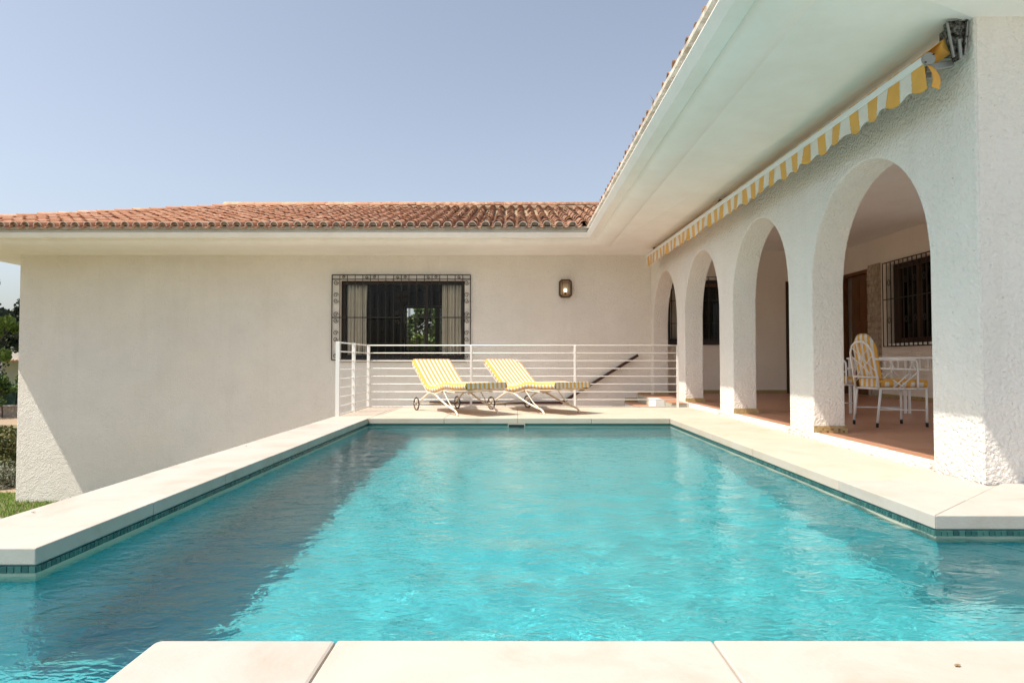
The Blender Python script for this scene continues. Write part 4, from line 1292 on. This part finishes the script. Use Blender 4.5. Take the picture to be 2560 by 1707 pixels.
# ------------------------------------------------------------------ dining table and chairs
def make_chair():
    root = empty('dining_chair')
    W = .43; Dp = .55; SH = .43
    w2 = W/2
    for sx, sy in ((0, -1), (0, 1), (1, -1), (1, 1)):
        x = sx*Dp
        bx_ = -.05 if sx == 0 else 0
        g = MB(); g.tube([(x+bx_, sy*w2, .012), (x, sy*w2, SH)] if sx == 0 else [(x, sy*w2, .012), (x, sy*w2, SH)], .0135, 7); l_ = g.build('leg', M_white, root)
        g = MB(); g.tube([(x+bx_*.98, sy*w2, 0), (x+bx_*.9, sy*w2, .05)], .016, 7); g.build('rubber_foot', M_rubber, l_)
    g = MB()
    for p, q in (((0, -w2, SH), (Dp, -w2, SH)), ((0, w2, SH), (Dp, w2, SH)), ((0, -w2, SH), (0, w2, SH)), ((Dp, -w2, SH), (Dp, w2, SH))): g.tube([p, q], .0125, 6)
    g.build('seat_frame', M_white, root)
    for s in (-1, 1):
        g = MB(); g.tube([(-.025, s*w2, .20), (Dp, s*w2, .19)], .008, 6); g.build('stretcher', M_white, root)
    g = MB(); g.tube([(Dp*.5, -w2, .195), (Dp*.5, w2, .195)], .008, 6); g.build('stretcher', M_white, root)
    # seat cushion
    g = MB(); cushion_sweep(g, [(.01, SH+.108), (.3, SH+.106), (Dp+.03, SH+.10)], W-.03, .09, .047, .053); g.build('seat_cushion', [M_yel, M_whf], root, fix=False)
    # back frame: arched hoop with bamboo style lattice, leaning back
    def bp(y, h): return (-.02 - .10*(h/.6) , y, SH + h)
    hoop = [bp(-w2, 0), bp(-w2, .15), bp(-w2+.005, .30), bp(-w2+.012, .41), bp(-.15, .49), bp(-.07, .535), bp(.07, .535), bp(.15, .49), bp(w2-.012, .41), bp(w2-.005, .30), bp(w2, .15), bp(w2, 0)]
    g = MB(); g.tube(hoop, .012, 7); g.tube([bp(-w2, .13), bp(w2, .13)], .010, 6)
    bf = g.build('back_frame', M_white, root)
    for a, b in ((( -w2+.01, .38), (.17, .13)), ((-.16, .47), (w2-.01, .20)), ((w2-.01, .38), (-.17, .13)), ((.16, .47), (-w2+.01, .20)), ((-.07, .53), (.0, .33)), ((.07, .53), (0, .33)), ((-.10, .13), (0, .34)), ((.10, .13), (0, .34))):
        g = MB(); g.tube([bp(*a), bp(*b)], .0055, 5); g.build('lattice_bar', M_white, bf)
    # back cushion with rounded top
    def back_pad():
        g = MB(); nx2, nz2 = 30, 14
        th = .055
        for side in (0, 1):
            vs = []
            for j in range(nz2+1):
                t = j/nz2
                for i in range(nx2+1):
                    u = i/nx2*2-1
                    hmax = .63 - .17*abs(u)**3
                    h = .10 + (hmax-.10)*t
                    y = u*(w2+.008)
                    bulge = th*.5*(1-abs(u)**6)*(1-abs(2*t-1)**8)
                    b0 = bp(y, h)
                    vs.append((b0[0] + .055 + (bulge if side else -bulge*.55), y, b0[2]))
            for j in range(nz2):
                for i in range(nx2):
                    k = len(g.v)
            b = len(g.v); g.add(vs, [], 0)
            for j in range(nz2):
                for i in range(nx2):
                    q = (b+j*(nx2+1)+i, b+j*(nx2+1)+i+1, b+(j+1)*(nx2+1)+i+1, b+(j+1)*(nx2+1)+i)
                    g.f.append(q if side else q[::-1]); g.m.append((i//3) % 2); g.s.append(True)
        return g
    back_pad().build('back_cushion', [M_yel, M_whf], root, fix=False, weld=True)
    for s in (-1, 1):
        y = s*(w2+.01)
        g = MB(); g.tube(curve([bp(y, .335), (.10, y, SH+.325), (.36, y, SH+.325), (.42, y, SH+.31), (.44, y, SH+.25), (.44, y, SH)], 5), .0125, 7)
        a_ = g.build('armrest', M_white, root)
        for p, q in (((.20, SH), (.47, SH+.21)), ((.13, SH), (.33, SH+.17)), ((.30, SH), (.14, SH+.10))):
            g = MB(); g.tube([(p[0], y, p[1]), (q[0], y, q[1])], .008, 5); g.build('arm_lattice', M_white, a_)
    return root
ch = make_chair()
ch.location = (4.09, 7.82, FZ); ch.rotation_euler = (0, 0, R(6))
tag(ch, 'white metal armchair with yellow striped cushions, seen from behind through the nearest arch', 'chair', 'dining chairs on the terrace')
ch2 = copy_tree(ch)
ch2.location = (3.96, 9.20, FZ); ch2.rotation_euler = (0, 0, R(-4))
tag(ch2, 'white metal armchair with yellow striped cushions, half hidden behind the second pier', 'chair', 'dining chairs on the terrace')

tb_ = empty('dining_table', (5.2, 8.6, FZ)); tag(tb_, 'white metal dining table with openwork apron behind the striped chairs', 'table')
TX0, TX1, TY0, TY1, TZ = 4.78, 5.66, 7.45, 9.70, .84
g = MB(); 
for p, q in (((TX0, TY0), (TX1, TY0)), ((TX1, TY0), (TX1, TY1)), ((TX1, TY1), (TX0, TY1)), ((TX0, TY1), (TX0, TY0))):
    g.bar((p[0], p[1], TZ), (q[0], q[1], TZ), .035, .025)
g.build('top_frame', M_white, tb_, world=True)
g = MB(); g.box((TX0+.02, TY0+.02, TZ-.004), (TX1-.02, TY1-.02, TZ+.006)); g.build('glass_top', M_glass, tb_, world=True)
for (x, y) in ((TX0+.02, TY0+.02), (TX0+.02, TY1-.02), (TX1-.02, TY0+.02), (TX1-.02, TY1-.02)):
    g = MB(); g.bar((x, y, FZ), (x, y, TZ), .03); g.bar((x+(.06 if x < 5 else -.06), y, FZ), (x+(.06 if x < 5 else -.06), y, TZ), .03); g.build('leg', M_white, tb_, world=True)
ap = MB()
for p, q in (((TX0, TY0), (TX1, TY0)), ((TX1, TY0), (TX1, TY1)), ((TX1, TY1), (TX0, TY1)), ((TX0, TY1), (TX0, TY0))):
    ap.bar((p[0], p[1], TZ-.135), (q[0], q[1], TZ-.135), .02, .02)
ap = ap.build('apron', M_white, tb_, world=True)
def apron_bar(p, q):
    g = MB(); g.bar(p, q, .013, .013); g.build('apron_bar', M_white, ap, world=True)
for i in range(15):
    y = TY0 + (TY1-TY0)*(i+.5)/15
    for x in (TX0, TX1):
        if i % 3 == 1:
            apron_bar((x, y-.05, TZ-.13), (x, y+.05, TZ-.01)); apron_bar((x, y+.05, TZ-.13), (x, y-.05, TZ-.01))
        else: apron_bar((x, y, TZ-.13), (x, y, TZ-.01))
for i in range(6):
    x = TX0 + (TX1-TX0)*(i+.5)/6
    for y in (TY0, TY1): apron_bar((x, y, TZ-.13), (x, y, TZ-.01))
for x in (TX0, TX1):
    for y, s in ((TY0, 1), (TY1, -1)): apron_bar((x, y+s*.04, TZ-.36), (x, y+s*.24, TZ-.14))
for y in (TY0, TY1):
    for x, s in ((TX0, 1), (TX1, -1)): apron_bar((x+s*.08, y, TZ-.36), (x+s*.26, y, TZ-.14))

for lx, ly, rz, lab in ((-2.54, 3.59, .5, 'small dry brown leaf on the left pool coping near its front corner'), (-2.52, 6.38, 1.7, 'tiny dry leaf further along the left pool coping'), (1.163, 1.80, .2, 'dry curled leaf on the near coping at the right')):
    g = MB()
    for i in range(4):
        x0 = -.009+i*.0045
        w0, w1 = (.001, .004, .005, .004, .001)[i:i+2]
        g.add([(x0, -w0, .003+.004*(i % 2)), (x0+.0045, -w1, .003+.003*((i+1) % 2)), (x0+.0045, w1, .005), (x0, w0, .006)], [(0, 1, 2, 3)])
    o = g.build('dry_leaf', mat('dry_leaf_brown', (.30, .19, .10), .9) if 'dry_leaf_brown' not in bpy.data.materials else bpy.data.materials['dry_leaf_brown'], loc=(lx, ly, .001), fix=False)
    o.rotation_euler = (0, 0, rz); md = o.modifiers.new('thick', 'SOLIDIFY'); md.thickness = .001
    tag(o, lab, 'leaf')

# ------------------------------------------------------------------ planting and the neighbour, seen past the wall and through the window
def leaf_cloud(g, centre, rad, nleaf, size, rg, squash=1.0, droop=0):
    for i in range(nleaf):
        while True:
            p = Vector((rg.uniform(-1, 1), rg.uniform(-1, 1), rg.uniform(-1, 1)))
            if .15 < p.length < 1: break
        p = p.normalized() * (p.length ** .5)
        c = Vector(centre) + Vector((p.x*rad, p.y*rad, p.z*rad*squash))
        s = size*rg.uniform(.6, 1.3)
        a = Vector((rg.uniform(-1, 1), rg.uniform(-1, 1), rg.uniform(-1, .5)-droop)).normalized()*s
        b = a.cross(Vector((rg.uniform(-1, 1), rg.uniform(-1, 1), rg.uniform(-1, 1)))).normalized()*s*.35
        g.add([c-a*.5, c+b, c+a*.5, c-b], [(0, 1, 2, 3)])
def tree(name, loc, height, crown, m, label, cat='tree', seedn=0, trunk_r=.16, leaf=.16, group=None, droop=0, dens=1.0):
    rg = random.Random(seedn)
    e_ = empty(name, loc); tag(e_, label, cat, group)
    g = MB()
    top = Vector((rg.uniform(-.2, .2), rg.uniform(-.2, .2), height*.8))
    g.tube(curve([(0, 0, -.05), (top.x*.4+.05, top.y*.3, height*.3), (top.x, top.y, top.z)], 5), [trunk_r*(1-.7*i/10) for i in range(11)], 7)
    cr = MB()
    for (dx_, dy_, zc, rad) in crown:
        c = Vector((dx_, dy_, zc))
        z0_ = min(height*.75, max(height*.15, zc-rad))
        base_ = Vector((top.x*z0_/height, top.y*z0_/height, z0_))
        g.tube([base_, base_.lerp(c, .5)+Vector((0, 0, .1)), c], [trunk_r*.4, trunk_r*.25, trunk_r*.08], 5)
        ncl = max(3, int(7*rad))
        for k in range(ncl):
            q = Vector((rg.gauss(0, .45), rg.gauss(0, .45), rg.gauss(0, .4)))*rad
            leaf_cloud(cr, c+q, rad*rg.uniform(.30, .55), int(150*dens), leaf, rg, .75, droop)
    g.build('trunk', M_bark, e_, fix=False); cr.build('crown', m, e_, fix=False)
    return e_
# at the left edge of the picture
tree('conifer_tree', (-31.1, 39.0, GZ), 11, [(0, 0, 3, 2.0), (.3, 0, 5, 1.7), (-.2, .2, 7, 1.4), (.1, 0, 8.8, .9)], M_leaf_dark, 'tall dark conifer rising at the left edge beyond the wall', seedn=1, leaf=.22, droop=.6)
tree('evergreen_tree', (-33.6, 46.0, GZ), 7, [(0, 0, 5.2, 1.5), (1.4, .5, 6.6, 1.3), (-1.5, 0, 5.2, 1.5), (.4, 0, 6.4, 1.0)], M_leaf_dark, 'dark rounded evergreen behind the weeping tree and the neighbouring house', seedn=2, leaf=.25)
tree('weeping_tree', (-19.9, 26.0, GZ), 5.2, [(0, 0, 4.6, .7), (.4, 0, 4.3, .6), (-.4, .2, 4.2, .7), (.45, -.1, 3.5, .45), (-.3, -.3, 3.4, .5)], M_leaf_lime, 'bright green weeping tree with drooping branches beside the wall corner', seedn=3, leaf=.20, droop=2.5, trunk_r=.09)
tree('shrub', (-28.6, 37.8, GZ), 2.3, [(0, 0, 1.4, .9), (.9, 0, 1.6, .8), (-.9, .1, 1.5, .8)], M_leaf_mid, 'leafy green shrub rising behind the green net fence', 'shrub', 4, .05, .16)
# hedge and silver bush near the corner
def hedge(name, x0, x1, y0, y1, z0, z1, m, label, cat, n_, size, seedn):
    rg = random.Random(seedn); e_ = empty(name, ((x0+x1)/2, (y0+y1)/2, z0)); tag(e_, label, cat)
    g = MB()
    for i in range(n_):
        x, y, z = rg.uniform(x0, x1), rg.uniform(y0, y1), z0+(z1-z0)*rg.random()**.8
        bulge = .12*math.sin(x*5+z*4)*math.cos(z*3+x*2)
        leaf_cloud(g, (x, y+bulge, z+bulge), .10, 14, size, rg)
    g.build('foliage', m, e_, world=True, fix=False)
    g = MB()
    for i in range(8):
        x = x0+(x1-x0)*(i+.5)/8; g.tube([(x, (y0+y1)/2, z0-.02), (x+.05, (y0+y1)/2, z0+(z1-z0)*.8)], .015, 5)
    g.build('stem', M_bark, e_, world=True)
hedge('hedge', -16.5, -12.45, 17.2, 17.9, GZ, -.92, M_leaf_red, 'reddish green clipped hedge just past the wall corner', 'hedge', 1500, .075, 5)
hedge('silver_bush', -13.1, -12.4, 16.7, 17.15, GZ+.05, GZ+.62, M_leaf_grey, 'low silver leaved bush at the foot of the hedge', 'bush', 130, .055, 6)
# low wall, net fence
lw = empty('garden_wall', (-30, 39.4, GZ)); tag(lw, 'low pale stone wall below the green net fence', 'wall')
g = MB(); g.box((-42, 39.2, GZ-.1), (-16, 39.6, GZ+.55)); g.build('wall_body', M_stone, lw, world=True, bevel=.03)
g = MB(); g.box((-42, 39.15, GZ+.552), (-16, 39.65, GZ+.63)); g.build('wall_cap', M_mortar, lw, world=True)
nf = empty('net_fence', (-30, 39.4, GZ+.6)); tag(nf, 'dark green net fence on posts above the low stone wall', 'fence')
g = MB(); g.box((-42, 39.39, GZ+.64), (-16, 39.41, -.55)); g.build('net', M_net, nf, world=True)
for i in range(11):
    g = MB(); g.tube([(-41.5+i*2.5, 39.33, GZ+.6), (-41.5+i*2.5, 39.33, -.45)], .035, 6); g.build('post', M_steel_d, nf, world=True)
# neighbouring house
nb_ = empty('neighbour_house', (-40, 54, GZ)); tag(nb_, 'white neighbouring house with tiled porch roof half hidden by trees', 'house')
g = wall_holes('y', 52, 52.4, -52, -30, GZ-.2, 3.6, [(-40.6, -39.4, 1.6, 2.9), (-37.6, -36.4, 1.6, 2.9)]); g.build('wall', M_stucco, nb_, world=True, weld=True)
g = MB(); g.box((-52, 52.41, GZ), (-30, 58, 3.5)); g.build('wall', M_stucco, nb_, world=True)
for x in (-40.6, -37.6):
    g = MB(); g.box((x+.02, 52.2, 1.62), (x+1.18, 52.3, 2.88)); w_ = g.build('window', mat('window_tint', (.03, .07, .08), .1) if 'window_tint' not in bpy.data.materials else bpy.data.materials['window_tint'], nb_, world=True)
    g = MB(); g.box((x+.56, 52.17, 1.62), (x+.64, 52.198, 2.88)); g.build('mullion', M_white, w_, world=True)
g = MB(); g.box((-52, 48.5, .80), (-30, 51.99, 1.65)); g.build('porch_parapet', M_stucco, nb_, world=True)
pt_ = MB()
for i in range(88):
    barrel(pt_, M=Matrix.Translation((-52+i*.25, 48.2, .78)) @ Matrix.Rotation(R(90), 4, 'Z') @ Matrix.Rotation(-.35, 4, 'Y'), seg=4)
o = pt_.build('porch_tile_run', M_tile2, nb_, world=True, fix=False); o['kind'] = 'stuff'
for i in range(8):
    g = MB(); g.box((-52+i*3-.12, 48.6, GZ), (-52+i*3+.12, 48.85, .8)); g.build('porch_post', M_white, nb_, world=True)
g = MB(); g.add([(-53, 51, 3.5), (-29, 51, 3.5), (-29, 56, 5.0), (-53, 56, 5.0)], [(0, 1, 2, 3)]); g.add([(-53, 61, 3.5), (-29, 61, 3.5), (-29, 56, 5.0), (-53, 56, 5.0)], [(0, 1, 2, 3)]); g.build('roof', M_tile2, nb_, world=True)
# behind the house, seen through the two windows of the room
tree('garden_tree', (-4.3, 26.5, GZ), 5.2, [(0, 0, 4.2, 1.2), (1.2, .2, 4.0, 1.1), (-1.0, 0, 4.2, 1.0), (1.5, 0, 5.1, 1.0), (.5, .4, 5.2, .8), (-.6, .3, 3.4, 1.2)], M_leaf_mid, 'leafy green tree in the back garden seen through the big window', seedn=8, leaf=.15, trunk_r=.1, dens=1.6)
tree('lime_shrub', (-3.7, 23.6, GZ), 4.2, [(-.8, 0, 2.9, .9), (.0, 0, 3.0, .9), (.8, .1, 3.3, .9), (.3, .1, 3.8, .6), (-.4, .2, 3.6, .6)], M_leaf_lime, 'yellow green shrub under the back window seen through the room', 'shrub', 9, .05, .11, dens=1.4)

# distant wooded hills on the horizon
rg = np.random.RandomState(2)
g = MB(); nseg = 160
for (r_, h0, ph) in ((900, 16, 0.), (1500, 38, 2.)):
    vs = []
    for k in range(nseg+1):
        a = 2*math.pi*k/nseg
        h = h0*(1+.35*math.sin(a*5+ph)+.25*math.sin(a*11+1+ph)+.12*math.sin(a*23+ph))
        vs += [(r_*math.cos(a), r_*math.sin(a), GZ-1), ((r_+120)*math.cos(a), (r_+120)*math.sin(a), GZ+h*.8), ((r_+260)*math.cos(a), (r_+260)*math.sin(a), GZ+h)]
    g.add(vs, [(k*3+j, (k+1)*3+j, (k+1)*3+j+1, k*3+j+1) for k in range(nseg) for j in range(2)], 0, True)
M_hill = mat('hill_scrub', (.10, .12, .09), 1.0)
tag(g.build('hills', M_hill, fix=False), kind='structure')
print('tiles', ntile, nright, 'objects', len(bpy.data.objects))
